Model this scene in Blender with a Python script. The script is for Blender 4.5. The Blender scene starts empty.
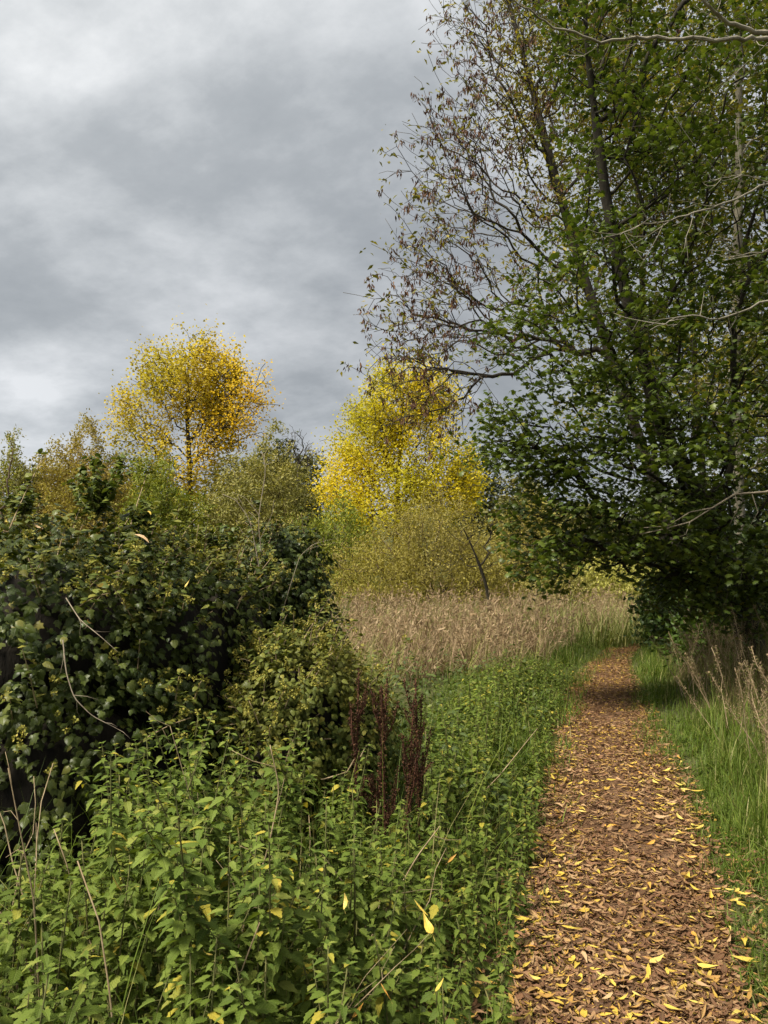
import bpy, math, random
import numpy as np
from mathutils import Vector, noise as mnoise

R = np.random.default_rng(11)
SC = bpy.context.scene
COL = SC.collection
F_PX = 770.0
CAM_H = 1.6
PITCH = math.radians(4.7)
CS, SN = math.cos(PITCH), math.sin(PITCH)

# ------------------------------------------------------------------ places
def at(px, py, Y):
    u = (px - 384) / F_PX; v = (512 - py) / F_PX
    dy = CS - v * SN; dz = SN + v * CS
    t = Y / dy
    return np.array([u * t, Y, CAM_H + dz * t])

def on_ground(px, py):
    u = (px - 384) / F_PX; v = (512 - py) / F_PX
    dy = CS - v * SN; dz = SN + v * CS
    t = -CAM_H / dz
    return np.array([u * t, dy * t])

_pp = [(637, 1024, 246), (633, 930, 205), (629, 850, 172), (612, 760, 120), (607, 700, 90), (607, 676, 68), (614, 660, 46), (626, 648, 40)]
_pts = [on_ground(a, b) for a, b, c in _pp]
_wid = [c / F_PX * p[1] for (a, b, c), p in zip(_pp, _pts)]
PATH_Y = np.array([-4.0, 0.0] + [p[1] for p in _pts] + [24.0, 34.0])
PATH_X = np.array([0.55, 0.72] + [p[0] for p in _pts] + [11.0, 22.0])
PATH_W = np.array([1.0, 0.95] + _wid + [1.2, 1.2])

def path_x(y): return np.interp(y, PATH_Y, PATH_X) - .03
def path_w(y): return np.interp(y, PATH_Y, PATH_W) * (.91 - .16 * sstep(6, 10, y) - .16 * sstep(10, 15, y))

def sstep(a, b, x):
    t = np.clip((np.asarray(x, float) - a) / (b - a), 0, 1)
    return t * t * (3 - 2 * t)

def gh(x, y):
    x = np.asarray(x, float); y = np.asarray(y, float)
    d = x - path_x(y)
    near = 1 - sstep(22, 40, y)
    h = near * (0.42 * sstep(0.65, 3.2, d) + 0.10 * sstep(0.6, 2.0, -d))
    away = sstep(0.5, 1.2, np.abs(d)) * near + (1 - near)
    h = h + away * 0.035 * (np.sin(x * 1.7 + 0.6) * np.cos(y * 1.3) + 0.6 * np.sin(x * 3.9 + y * 2.7))
    h = h + 13 * sstep(75, 150, y) * (0.75 + 0.25 * np.sin(x * 0.03 + 1.0))
    h = h + 0.8 * sstep(30, 60, y)
    return h

# ------------------------------------------------------------------ mesh
class Geo:
    def __init__(s):
        s.v = []; s.l = []; s.n = []; s.uv = []; s.off = 0
    def add(s, V, loops, sizes, uv=None):
        V = np.asarray(V, np.float32).reshape(-1, 3)
        loops = np.asarray(loops, np.int64).ravel()
        s.v.append(V); s.l.append(loops + s.off); s.n.append(np.asarray(sizes, np.int64).ravel())
        s.uv.append(np.zeros((len(loops), 2), np.float32) if uv is None else np.asarray(uv, np.float32).reshape(-1, 2))
        s.off += len(V)
    def mesh(s, name, mat, smooth=False):
        V = np.concatenate(s.v); L = np.concatenate(s.l); N = np.concatenate(s.n); U = np.concatenate(s.uv)
        me = bpy.data.meshes.new(name)
        me.vertices.add(len(V)); me.vertices.foreach_set('co', V.ravel())
        me.loops.add(len(L)); me.loops.foreach_set('vertex_index', L.astype(np.int32))
        me.polygons.add(len(N))
        st = np.concatenate([[0], np.cumsum(N)[:-1]]).astype(np.int32)
        me.polygons.foreach_set('loop_start', st)
        try: me.polygons.foreach_set('loop_total', N.astype(np.int32))
        except Exception: pass
        ul = me.uv_layers.new(name='UVMap')
        ul.data.foreach_set('uv', U.ravel())
        if smooth: me.polygons.foreach_set('use_smooth', np.ones(len(N), bool))
        me.update(calc_edges=True)
        me.materials.append(mat)
        return me
    def build(s, name, mat, parent=None, smooth=False):
        o = bpy.data.objects.new(name, s.mesh(name, mat, smooth))
        COL.objects.link(o)
        if parent is not None:
            o.parent = parent
            o.matrix_parent_inverse = parent.matrix_basis.inverted()
        return o

def unit(a):
    n = np.linalg.norm(a, axis=-1, keepdims=True)
    return a / np.maximum(n, 1e-9)

def scatter(g, tpl, P, T, N, S, W=None):
    """copies of a small leaf outline: P place, T along the leaf, N its upper side, S length"""
    V, Fc, UV = tpl
    P = np.asarray(P, float); n = len(P)
    if n == 0: return
    T = unit(np.asarray(T, float)); B = unit(np.cross(T, N)); N = np.cross(B, T)
    S = np.broadcast_to(np.asarray(S, float), (n,))[:, None, None]
    W = np.ones((n, 1)) if W is None else np.asarray(W, float).reshape(n, 1)
    X = V[None, :, 0] * W
    co = P[:, None, :] + S * (X[..., None] * B[:, None] + V[None, :, 1, None] * T[:, None] + V[None, :, 2, None] * N[:, None])
    fl = np.array([i for f in Fc for i in f]); fs = np.array([len(f) for f in Fc])
    loops = fl[None] + (np.arange(n) * len(V))[:, None]
    g.add(co.reshape(-1, 3), loops, np.tile(fs, n), np.tile(UV[fl], (n, 1)))

def tpl_uv(V): 
    V = np.array(V, float)
    return np.stack([V[:, 0] + 0.5, V[:, 1]], 1)

def t_diamond(w=0.6, fold=0.12, droop=0.1):
    V = np.array([(0, 0, 0), (w / 2, .42, fold), (0, 1, -droop), (-w / 2, .42, fold)])
    return V, [(0, 1, 2), (0, 2, 3)], tpl_uv(V)

def t_lobed(out, droop=0.15, cup=0.06):
    pts = [(0, 0)] + out + [(0, 1.0)] + [(-x, y) for x, y in out[::-1]]
    V = [(0, .34, cup)] + [(x, y, -droop * y * y - 0.25 * abs(x) ** 1.5 * (1 if y < .7 else .6)) for x, y in pts]
    n = len(pts)
    return np.array(V), [(0, 1 + i, 1 + (i + 1) % n) for i in range(n)], tpl_uv(V)

T_IVY = t_lobed([(.22, -.10), (.52, .12), (.30, .36), (.42, .58), (.17, .72)], .2, .05)
T_IVY2 = t_lobed([(.24, -.02), (.40, .25), (.30, .6)], .22, .08)          # the plain leaf of flowering ivy
T_MAPLE = t_lobed([(.20, -.06), (.42, .02), (.30, .22), (.60, .48), (.27, .50), (.30, .80), (.12, .72)], .22, .04)

def t_serrate(w=.62, fold=.10, droop=.28, seg=4):
    V = []; mid = []; L = []; Rr = []
    prof = lambda t: w / 2 * (math.sin(math.pi * min(1, t ** .62 )) ** .85 if t < 1 else 0)
    for i in range(seg + 1):
        t = i / seg; mid.append(len(V)); V.append((0, t, -droop * t * t))
    for side, lst in ((1, L), (-1, Rr)):
        for k in range(2 * seg + 1):
            t = k / (2 * seg); x = prof(min(t, .999)); y = t
            if k % 2 == 0 and 0 < k < 2 * seg: x *= .80; y -= .01
            elif k % 2 == 1: x *= 1.05; y += .03
            if k == 0: x = w * .16; y = -.03
            if k == 2 * seg: x = 0.004
            lst.append(len(V)); V.append((side * x, y, fold * abs(x) * 2 - droop * t * t))
    Fc = []
    for i in range(seg):
        Fc.append((mid[i], L[2 * i], L[2 * i + 1], L[2 * i + 2], mid[i + 1]))
        Fc.append((mid[i + 1], Rr[2 * i + 2], Rr[2 * i + 1], Rr[2 * i], mid[i]))
    return np.array(V), Fc, tpl_uv(V)
T_NETTLE = [t_serrate(.60, .12, .30), t_serrate(.54, .20, .45), t_serrate(.66, .05, .18)]

def t_lance(w=.34, curl=.25, twist=.1, fold=.1, seg=4):
    V = []; 
    for i in range(seg + 1):
        t = i / seg; x = w / 2 * math.sin(math.pi * min(.97, .05 + t) ** .8) * 1.0
        z = curl * (t - .5) ** 2 * 2; q = twist * (t - .5)
        y = t * (1 - curl * .15)
        V += [(x, y, z + fold * x * 2 + q * x * 6), (0, y, z - .01), (-x, y, z + fold * x * 2 - q * x * 6)]
    V.append((.0, -.22, .03)); V.append((.018, -.21, .03))
    Fc = []
    for i in range(seg):
        a = 3 * i
        Fc += [(a, a + 3, a + 4, a + 1), (a + 1, a + 4, a + 5, a + 2)]
    k = len(V)
    Fc.append((1, k - 2, k - 1))
    return np.array(V), Fc, tpl_uv(V)
T_FALL = [t_lance(.24, .12, .08, .10), t_lance(.20, .35, -.25, .3), t_lance(.28, -.18, .2, .2), t_lance(.36, .15, .1, .05),
          t_lance(.17, .10, .3, .3), t_lance(.32, .42, -.1, .15)]
T_FALL6 = T_FALL + [t_lance(.55, .25, .3, .12, 5)]

def tube(g, P, rad, sides=5, cap=True):
    P = np.asarray(P, float); rad = np.asarray(rad, float); m = len(P)
    T = np.gradient(P, axis=0); T = unit(T)
    mean = unit(P[-1] - P[0] + 1e-6)
    ref = np.array([0, 0, 1.0]) if abs(mean[2]) < .75 else np.array([1.0, 0.1, 0])
    B = unit(np.cross(T, ref)); N = np.cross(B, T)
    a = np.arange(sides) * 2 * math.pi / sides
    co = P[:, None] + rad[:, None, None] * (np.cos(a)[None, :, None] * B[:, None] + np.sin(a)[None, :, None] * N[:, None])
    i = np.arange(m - 1)[:, None] * sides; j = np.arange(sides)[None]; k = (j + 1) % sides
    q = np.stack([i + j, i + k, i + sides + k, i + sides + j], -1)
    loops = q.ravel(); sizes = np.full(len(loops) // 4, 4)
    if cap:
        loops = np.concatenate([loops, (m - 1) * sides + np.arange(sides)]); sizes = np.append(sizes, sides)
    g.add(co.reshape(-1, 3), loops, sizes)

def blades(g, P, H, W, lean, az, curl=None, levels=4):
    """grass blades: tapered bent strips"""
    P = np.asarray(P, float); n = len(P)
    H = np.broadcast_to(H, (n,)); W = np.broadcast_to(W, (n,)); lean = np.broadcast_to(lean, (n,))
    D = np.stack([np.cos(az), np.sin(az), np.zeros(n)], 1); S = np.stack([-np.sin(az), np.cos(az), np.zeros(n)], 1)
    rows = []
    for k in range(levels):
        t = k / (levels - 1)
        ang = lean * (0.35 + 1.25 * t)
        c = P + (H * t)[:, None] * (np.sin(ang)[:, None] * D + np.cos(ang)[:, None] * np.array([0, 0, 1.0]))
        w = (W * (1 - t ** 1.6) * .5)[:, None]
        if k < levels - 1: rows += [c - w * S, c + w * S]
        else: rows += [c]
    co = np.stack(rows, 1); nv = co.shape[1]
    Fc = [(2 * k, 2 * k + 1, 2 * k + 3, 2 * k + 2) for k in range(levels - 2)] + [(2 * levels - 4, 2 * levels - 3, 2 * levels - 2)]
    fl = np.array([i for f in Fc for i in f]); fs = np.array([len(f) for f in Fc])
    ty = np.array([k // 2 / (levels - 1) for k in range(nv)])
    uv = np.stack([np.full(len(fl), .5), ty[fl]], 1)
    g.add(co.reshape(-1, 3), fl[None] + (np.arange(n) * nv)[:, None], np.tile(fs, n), np.tile(uv, (n, 1)))

# ------------------------------------------------------------------ materials
def nt(mat):
    mat.use_nodes = True
    t = mat.node_tree; t.nodes.clear(); return t, t.nodes, t.links

def ramp(N, stops, interp='LINEAR'):
    r = N.new('ShaderNodeValToRGB'); r.color_ramp.interpolation = interp
    e = r.color_ramp.elements
    while len(e) < len(stops): e.new(.5)
    for k, (p, c) in enumerate(stops):
        e[k].position = p; e[k].color = (*c, 1)
    return r

def m_leaf(name, stops, rough=.5, trans=.3, clump=0.0, clump_scale=.6, clump_col=None, spec=.2, vein=0.0, trans_tint=(1.25, 1.25, .6)):
    m = bpy.data.materials.new(name); t, N, L = nt(m)
    geo = N.new('ShaderNodeNewGeometry'); oi = N.new('ShaderNodeObjectInfo')
    ad = N.new('ShaderNodeMath'); ad.operation = 'MULTIPLY_ADD'; ad.inputs[1].default_value = .35
    L.new(oi.outputs['Random'], ad.inputs[0]); L.new(geo.outputs['Random Per Island'], ad.inputs[2])
    fr = N.new('ShaderNodeMath'); fr.operation = 'FRACT'; L.new(ad.outputs[0], fr.inputs[0])
    r = ramp(N, stops); L.new(fr.outputs[0], r.inputs[0]); col = r.outputs[0]
    tc = N.new('ShaderNodeTexCoord')
    if clump_col is not None:
        nz = N.new('ShaderNodeTexNoise'); nz.inputs['Scale'].default_value = clump_scale; nz.inputs['Detail'].default_value = 3
        L.new(tc.outputs['Object'], nz.inputs['Vector'])
        cr = ramp(N, [(.42, (0, 0, 0)), (.60, (1, 1, 1))]); L.new(nz.outputs[0], cr.inputs[0])
        mu = N.new('ShaderNodeMath'); mu.operation = 'MULTIPLY'; mu.inputs[1].default_value = clump; L.new(cr.outputs[0], mu.inputs[0])
        mx = N.new('ShaderNodeMixRGB'); mx.inputs[2].default_value = (*clump_col, 1); L.new(mu.outputs[0], mx.inputs[0]); L.new(col, mx.inputs[1]); col = mx.outputs[0]
    nm = None
    if vein > 0:
        sp = N.new('ShaderNodeSeparateXYZ'); L.new(tc.outputs['UV'], sp.inputs[0])
        a = N.new('ShaderNodeMath'); a.operation = 'SUBTRACT'; a.inputs[1].default_value = .5; L.new(sp.outputs[0], a.inputs[0])
        b = N.new('ShaderNodeMath'); b.operation = 'ABSOLUTE'; L.new(a.outputs[0], b.inputs[0])
        c = N.new('ShaderNodeMath'); c.operation = 'MULTIPLY_ADD'; c.inputs[1].default_value = -.8; L.new(b.outputs[0], c.inputs[0]); L.new(sp.outputs[1], c.inputs[2])
        w = N.new('ShaderNodeMath'); w.operation = 'MULTIPLY'; w.inputs[1].default_value = 44; L.new(c.outputs[0], w.inputs[0])
        s = N.new('ShaderNodeMath'); s.operation = 'SINE'; L.new(w.outputs[0], s.inputs[0])
        side = N.new('ShaderNodeMapRange'); side.inputs[1].default_value = .6; side.inputs[2].default_value = 1; L.new(s.outputs[0], side.inputs[0])
        mid = N.new('ShaderNodeMapRange'); mid.inputs[1].default_value = .035; mid.inputs[2].default_value = .0; L.new(b.outputs[0], mid.inputs[0])
        mxx = N.new('ShaderNodeMath'); mxx.operation = 'MAXIMUM'; L.new(side.outputs[0], mxx.inputs[0]); L.new(mid.outputs[0], mxx.inputs[1])
        k = N.new('ShaderNodeMath'); k.operation = 'MULTIPLY'; k.inputs[1].default_value = vein; L.new(mxx.outputs[0], k.inputs[0])
        mv = N.new('ShaderNodeMixRGB'); mv.inputs[2].default_value = (.30, .33, .12, 1); L.new(k.outputs[0], mv.inputs[0]); L.new(col, mv.inputs[1]); col = mv.outputs[0]
        bp = N.new('ShaderNodeBump'); bp.inputs['Strength'].default_value = .5; bp.inputs['Distance'].default_value = .003; bp.invert = True
        L.new(mxx.outputs[0], bp.inputs['Height']); nm = bp.outputs[0]
    p = N.new('ShaderNodeBsdfPrincipled'); p.inputs['Roughness'].default_value = rough; p.inputs['Specular IOR Level'].default_value = spec
    L.new(col, p.inputs['Base Color'])
    if nm: L.new(nm, p.inputs['Normal'])
    tr = N.new('ShaderNodeBsdfTranslucent')
    tm = N.new('ShaderNodeMixRGB'); tm.blend_type = 'MULTIPLY'; tm.inputs[0].default_value = 1; tm.inputs[2].default_value = (*trans_tint, 1); L.new(col, tm.inputs[1]); L.new(tm.outputs[0], tr.inputs[0])
    ms = N.new('ShaderNodeMixShader'); ms.inputs[0].default_value = trans
    L.new(p.outputs[0], ms.inputs[1]); L.new(tr.outputs[0], ms.inputs[2])
    o = N.new('ShaderNodeOutputMaterial'); L.new(ms.outputs[0], o.inputs[0])
    return m

def m_bark(name, c1, c2, scale=6, bump=.4, c3=None, rough=.9):
    m = bpy.data.materials.new(name); t, N, L = nt(m)
    tc = N.new('ShaderNodeTexCoord'); mp = N.new('ShaderNodeMapping'); mp.inputs['Scale'].default_value = (1, 1, .28); L.new(tc.outputs['Object'], mp.inputs[0])
    nz = N.new('ShaderNodeTexNoise'); nz.inputs['Scale'].default_value = scale; nz.inputs['Detail'].default_value = 6; nz.inputs['Roughness'].default_value = .65; L.new(mp.outputs[0], nz.inputs['Vector'])
    st = [(.35, c1), (.62, c2)] + ([(.72, c3)] if c3 else [])
    r = ramp(N, st); L.new(nz.outputs[0], r.inputs[0])
    p = N.new('ShaderNodeBsdfPrincipled'); p.inputs['Roughness'].default_value = rough; p.inputs['Specular IOR Level'].default_value = .2; L.new(r.outputs[0], p.inputs['Base Color'])
    b = N.new('ShaderNodeBump'); b.inputs['Strength'].default_value = bump; b.inputs['Distance'].default_value = .03; L.new(nz.outputs[0], b.inputs['Height']); L.new(b.outputs[0], p.inputs['Normal'])
    o = N.new('ShaderNodeOutputMaterial'); L.new(p.outputs[0], o.inputs[0])
    return m

def m_ground(name, stops, scales=(.25, 9), bump=.5):
    m = bpy.data.materials.new(name); t, N, L = nt(m)
    tc = N.new('ShaderNodeTexCoord')
    n1 = N.new('ShaderNodeTexNoise'); n1.inputs['Scale'].default_value = scales[0]; n1.inputs['Detail'].default_value = 5; L.new(tc.outputs['Object'], n1.inputs['Vector'])
    n2 = N.new('ShaderNodeTexNoise'); n2.inputs['Scale'].default_value = scales[1]; n2.inputs['Detail'].default_value = 8; n2.inputs['Roughness'].default_value = .7; L.new(tc.outputs['Object'], n2.inputs['Vector'])
    mx = N.new('ShaderNodeMixRGB'); mx.inputs[0].default_value = .6; L.new(n1.outputs[0], mx.inputs[1]); L.new(n2.outputs[0], mx.inputs[2])
    r = ramp(N, stops); L.new(mx.outputs[0], r.inputs[0])
    p = N.new('ShaderNodeBsdfPrincipled'); p.inputs['Roughness'].default_value = .95; p.inputs['Specular IOR Level'].default_value = .15; L.new(r.outputs[0], p.inputs['Base Color'])
    b = N.new('ShaderNodeBump'); b.inputs['Strength'].default_value = bump; b.inputs['Distance'].default_value = .04; L.new(n2.outputs[0], b.inputs['Height']); L.new(b.outputs[0], p.inputs['Normal'])
    o = N.new('ShaderNodeOutputMaterial'); L.new(p.outputs[0], o.inputs[0])
    return m

M = {}
M['ground'] = m_ground('meadow_soil', [(.35, (.030, .034, .012)), (.5, (.055, .060, .020)), (.62, (.085, .075, .032))])
M['path'] = m_ground('leaf_mould', [(.32, (.055, .028, .014)), (.5, (.12, .066, .035)), (.66, (.21, .135, .08))], (1.2, 26), .8)
M['ivy'] = m_leaf('ivy_leaf', [(0, (.011, .021, .004)), (.45, (.024, .039, .006)), (.8, (.055, .075, .012)), (.96, (.09, .105, .02)), (1, (.16, .14, .03))], .36, .14, .5, 1.1, (.056, .070, .009), .20, .10)
M['ivy_light'] = m_leaf('ivy_leaf_pale', [(0, (.038, .060, .011)), (.5, (.080, .105, .018)), (.85, (.14, .160, .027)), (1, (.24, .21, .04))], .45, .22, .5, 1.6, (.15, .14, .022), .2, .10)
M['ivy_mid'] = m_leaf('ivy_shoot_leaf', [(0, (.030, .050, .008)), (.5, (.070, .095, .015)), (1, (.13, .15, .024))], .45, .2)
M['umbel'] = m_leaf('ivy_flower_head', [(0, (.17, .17, .03)), (.6, (.26, .24, .045)), (1, (.34, .28, .06))], .7, .1)
M['core'] = m_bark('ivy_shade_filler', (.006, .005, .004), (.020, .016, .011), 9, .8)  # near-black colour stands in for the shade deep inside the ivy
M['nettle'] = m_leaf('nettle_leaf', [(0, (.050, .082, .012)), (.4, (.082, .125, .018)), (.8, (.145, .195, .034)), (.945, (.22, .24, .05)), (.975, (.34, .30, .04)), (1, (.42, .33, .05))], .55, .28, .35, 2.0, (.115, .135, .015), .12, .16)
M['bramble'] = m_leaf('undergrowth_leaf', [(0, (.030, .052, .009)), (.5, (.060, .092, .015)), (.9, (.11, .145, .026)), (1, (.26, .23, .05))], .5, .25, .4, 1.3, (.045, .070, .012), .35, .1)
M['stem'] = m_bark('green_stem', (.07, .085, .025), (.13, .12, .045), 30, .2)
M['dry_stem'] = m_bark('dry_stem', (.16, .115, .065), (.34, .26, .16), 22, .2)
M['dock'] = m_leaf('dock_seed', [(0, (.022, .009, .005)), (.6, (.050, .021, .010)), (1, (.095, .046, .020))], .8, .08)
M['dock_stem'] = m_bark('dock_stalk', (.040, .014, .010), (.085, .035, .020), 30, .2)
M['grass'] = m_leaf('verge_grass', [(0, (.038, .070, .009)), (.5, (.080, .130, .016)), (.85, (.155, .200, .030)), (.93, (.26, .24, .09)), (1, (.34, .28, .14))], .5, .3, .45, .8, (.105, .145, .026), .15)
M['grass_far'] = m_leaf('meadow_grass', [(0, (.10, .14, .03)), (.5, (.17, .19, .05)), (1, (.30, .27, .11))], .6, .25)
M['reed'] = m_leaf('dry_reed', [(0, (.14, .10, .050)), (.40, (.25, .18, .105)), (.75, (.36, .27, .17)), (.8, (.17, .19, .05)), (1, (.22, .22, .06))], .8, .25, .4, .35, (.25, .165, .11), .15, trans_tint=(1.1, 1, .9))
M['straw'] = m_leaf('straw', [(0, (.08, .060, .028)), (.4, (.17, .13, .062)), (.7, (.29, .225, .12)), (.75, (.08, .11, .02)), (1, (.12, .15, .03))], .8, .2, .4, .9, (.10, .085, .03))
M['reed_plume'] = m_leaf('reed_plume', [(0, (.25, .170, .095)), (.5, (.36, .265, .16)), (1, (.46, .36, .225))], .9, .35, .4, .3, (.33, .235, .145), .1, trans_tint=(1.05, 1, .95))
M['litter'] = m_leaf('fallen_leaf_brown', [(0, (.055, .024, .014)), (.28, (.125, .058, .034)), (.54, (.225, .112, .060)), (.78, (.36, .23, .12)), (.87, (.38, .21, .05)), (.94, (.50, .33, .045)), (1, (.58, .43, .08))], .55, .12, 0.45, .9, (.13, .058, .026), .2, .12, trans_tint=(1.1, 1, .8))
M['leaf_yellow'] = m_leaf('fallen_leaf_yellow', [(0, (.34, .20, .035)), (.35, (.46, .30, .04)), (.7, (.54, .39, .06)), (1, (.58, .46, .14))], .5, .15, 0, 1, None, .35, .15, trans_tint=(1.1, 1, .7))
M['leaf_orange'] = m_leaf('fallen_leaf_orange', [(0, (.40, .17, .03)), (.6, (.52, .24, .04)), (1, (.58, .32, .06))], .5, .15, 0, 1, None, .35, .15, trans_tint=(1.1, 1, .7))
M['leaf_tan'] = m_leaf('fallen_leaf_tan', [(0, (.24, .125, .06)), (.5, (.36, .21, .11)), (1, (.46, .31, .17))], .6, .1, 0, 1, None, .3, .15, trans_tint=(1.1, 1, .8))
M['maple'] = m_leaf('maple_leaf', [(0, (.028, .048, .008)), (.5, (.054, .082, .012)), (.9, (.100, .130, .020)), (.985, (.13, .16, .025)), (1, (.28, .24, .03))], .42, .32, .4, .7, (.066, .090, .013), .3)
M['ash_leaf'] = m_leaf('ash_leaf', [(0, (.10, .11, .02)), (.5, (.19, .175, .03)), (1, (.30, .24, .04))], .5, .3)
M['keys'] = m_leaf('ash_keys', [(0, (.055, .026, .018)), (.6, (.10, .05, .032)), (1, (.16, .09, .05))], .8, .15)
M['wood_leaf'] = m_leaf('woodland_leaf', [(0, (.08, .095, .015)), (.5, (.16, .155, .022)), (1, (.32, .26, .035))], .5, .3, .5, .5, (.05, .08, .015))
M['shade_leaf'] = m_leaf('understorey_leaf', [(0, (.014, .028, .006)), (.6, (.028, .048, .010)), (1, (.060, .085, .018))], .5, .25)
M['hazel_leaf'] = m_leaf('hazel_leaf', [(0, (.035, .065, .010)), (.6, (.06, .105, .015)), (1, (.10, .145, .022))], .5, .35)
M['gold'] = m_leaf('poplar_leaf_gold', [(0, (.42, .31, .025)), (.5, (.57, .44, .045)), (1, (.68, .54, .08))], .5, .48, .6, .20, (.30, .29, .035), trans_tint=(1.15, 1.1, .6))
M['gold_orange'] = m_leaf('poplar_leaf_orange', [(0, (.50, .35, .025)), (.5, (.63, .45, .03)), (1, (.70, .52, .05))], .5, .48, trans_tint=(1.15, 1.05, .6))
M['lemon'] = m_leaf('maple_leaf_yellow', [(0, (.42, .36, .022)), (.5, (.60, .49, .028)), (1, (.74, .57, .04))], .5, .48, .6, .16, (.32, .32, .03), trans_tint=(1.15, 1.15, .6))
M['willow'] = m_leaf('willow_leaf_olive', [(0, (.17, .15, .045)), (.5, (.24, .205, .060)), (.9, (.31, .26, .075)), (1, (.42, .33, .05))], .6, .32, .6, .45, (.31, .27, .05))
M['willow_grey'] = m_leaf('willow_leaf_grey', [(0, (.18, .17, .055)), (.5, (.25, .23, .065)), (1, (.35, .30, .08))], .6, .28, .4, .3, (.17, .18, .05))
M['willow_green'] = m_leaf('willow_leaf_green', [(0, (.12, .16, .025)), (.5, (.18, .215, .03)), (1, (.27, .27, .04))], .6, .3, .4, .4, (.22, .22, .03))
M['russet'] = m_leaf('russet_leaf', [(0, (.23, .16, .055)), (.5, (.29, .21, .065)), (1, (.34, .28, .06))], .6, .35, .6, .25, (.28, .25, .05))
M['pale_green'] = m_leaf('sallow_leaf', [(0, (.27, .27, .06)), (.5, (.36, .35, .08)), (1, (.44, .40, .12))], .6, .28)
M['conifer'] = m_leaf('pine_needles', [(0, (.030, .042, .016)), (.6, (.050, .062, .022)), (1, (.075, .080, .03))], .6, .1)
M['drab'] = m_leaf('drab_leaf', [(0, (.085, .090, .03)), (.6, (.14, .135, .04)), (1, (.21, .18, .05))], .6, .2)
M['bark'] = m_bark('grey_bark', (.024, .020, .015), (.066, .055, .042), 7, .7)
M['bark_dark'] = m_bark('dark_bark', (.012, .010, .007), (.032, .027, .018), 8, .8, (.040, .046, .02))
M['bark_pale'] = m_bark('pale_bark', (.08, .072, .052), (.19, .17, .13), 7, .5, (.09, .11, .055))
M['twig'] = m_bark('brown_twig', (.060, .042, .030), (.12, .085, .058), 9, .3)
M['bough'] = m_bark('lichen_bough', (.13, .115, .085), (.26, .235, .19), 9, .6, (.12, .14, .08))
M['twig_pale'] = m_bark('bleached_twig', (.17, .135, .10), (.32, .27, .20), 18, .3)

# ------------------------------------------------------------------ tags
def tag(o, label=None, cat=None, group=None, kind=None):
    if label: o['label'] = label
    if cat: o['category'] = cat
    if group: o['group'] = group
    if kind: o['kind'] = kind
    return o
def thing(name, label, cat, loc, group=None):
    e = bpy.data.objects.new(name, None); COL.objects.link(e)
    e.location = tuple(float(c) for c in loc); e.empty_display_size = .2
    e.matrix_basis  # local matrix
    return tag(e, label, cat, group)
def part(g, name, mat, parent, smooth=False):
    o = bpy.data.objects.new(name, g.mesh(name, mat, smooth)); COL.objects.link(o)
    o.parent = parent
    l = parent.location if parent.parent is None else Vector((0, 0, 0))
    o.location = -l
    return o

# ------------------------------------------------------------------ ground
def ground():
    xs = np.unique(np.concatenate([np.linspace(-6, 9, 101), np.linspace(-40, 40, 81), np.linspace(-500, 500, 41)]))
    ys = np.unique(np.concatenate([np.linspace(-5, 22, 136), np.linspace(-20, 90, 111), np.linspace(-300, 900, 61)]))
    X, Y = np.meshgrid(xs, ys); Z = gh(X, Y)
    d = np.abs(X - path_x(Y)); Z = Z - .03 * (d < path_w(Y) * .5) * (Y < 34)
    V = np.stack([X, Y, Z], -1).reshape(-1, 3)
    nx, ny = len(xs), len(ys)
    i = np.arange(ny - 1)[:, None] * nx + np.arange(nx - 1)[None]
    q = np.stack([i, i + 1, i + nx + 1, i + nx], -1).reshape(-1, 4)
    g = Geo(); g.add(V, q, np.full(len(q), 4))
    tag(g.build('ground', M['ground'], None, True), kind='structure')
    # the trodden path, a strip a little above the ground sheet
    yy = np.linspace(-3.5, 18.2, 240); g = Geo(); rows = []
    for k, t in enumerate(np.linspace(-1, 1, 13)):
        edge = 1 + .10 * np.sin(yy * 3.1 + (0 if t < 0 else 2)) + .07 * np.sin(yy * 8.3 + t)
        x = path_x(yy) + t * path_w(yy) * .53 * edge
        z = .012 + .014 * np.sin(x * 9 + yy * 5) * np.cos(yy * 7.7) - .02 * (abs(t) > .95)
        rows.append(np.stack([x, yy, z + .0 * x], 1))
    V = np.stack(rows, 1); m = 13
    i = np.arange(len(yy) - 1)[:, None] * m + np.arange(m - 1)[None]
    q = np.stack([i, i + 1, i + m + 1, i + m], -1).reshape(-1, 4)
    g.add(V.reshape(-1, 3), q, np.full(len(q), 4))
    tag(g.build('path', M['path'], None, True), kind='structure')
ground()

def path_pts(n, spread=.5, ymin=1.6, ymax=18, bias=1.6):
    y = ymin + (ymax - ymin) * R.random(n) ** bias
    t = R.normal(0, .42, n) if spread is None else (R.random(n) * 2 - 1)
    x = path_x(y) + t * path_w(y) * spread
    return x, y

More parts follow.
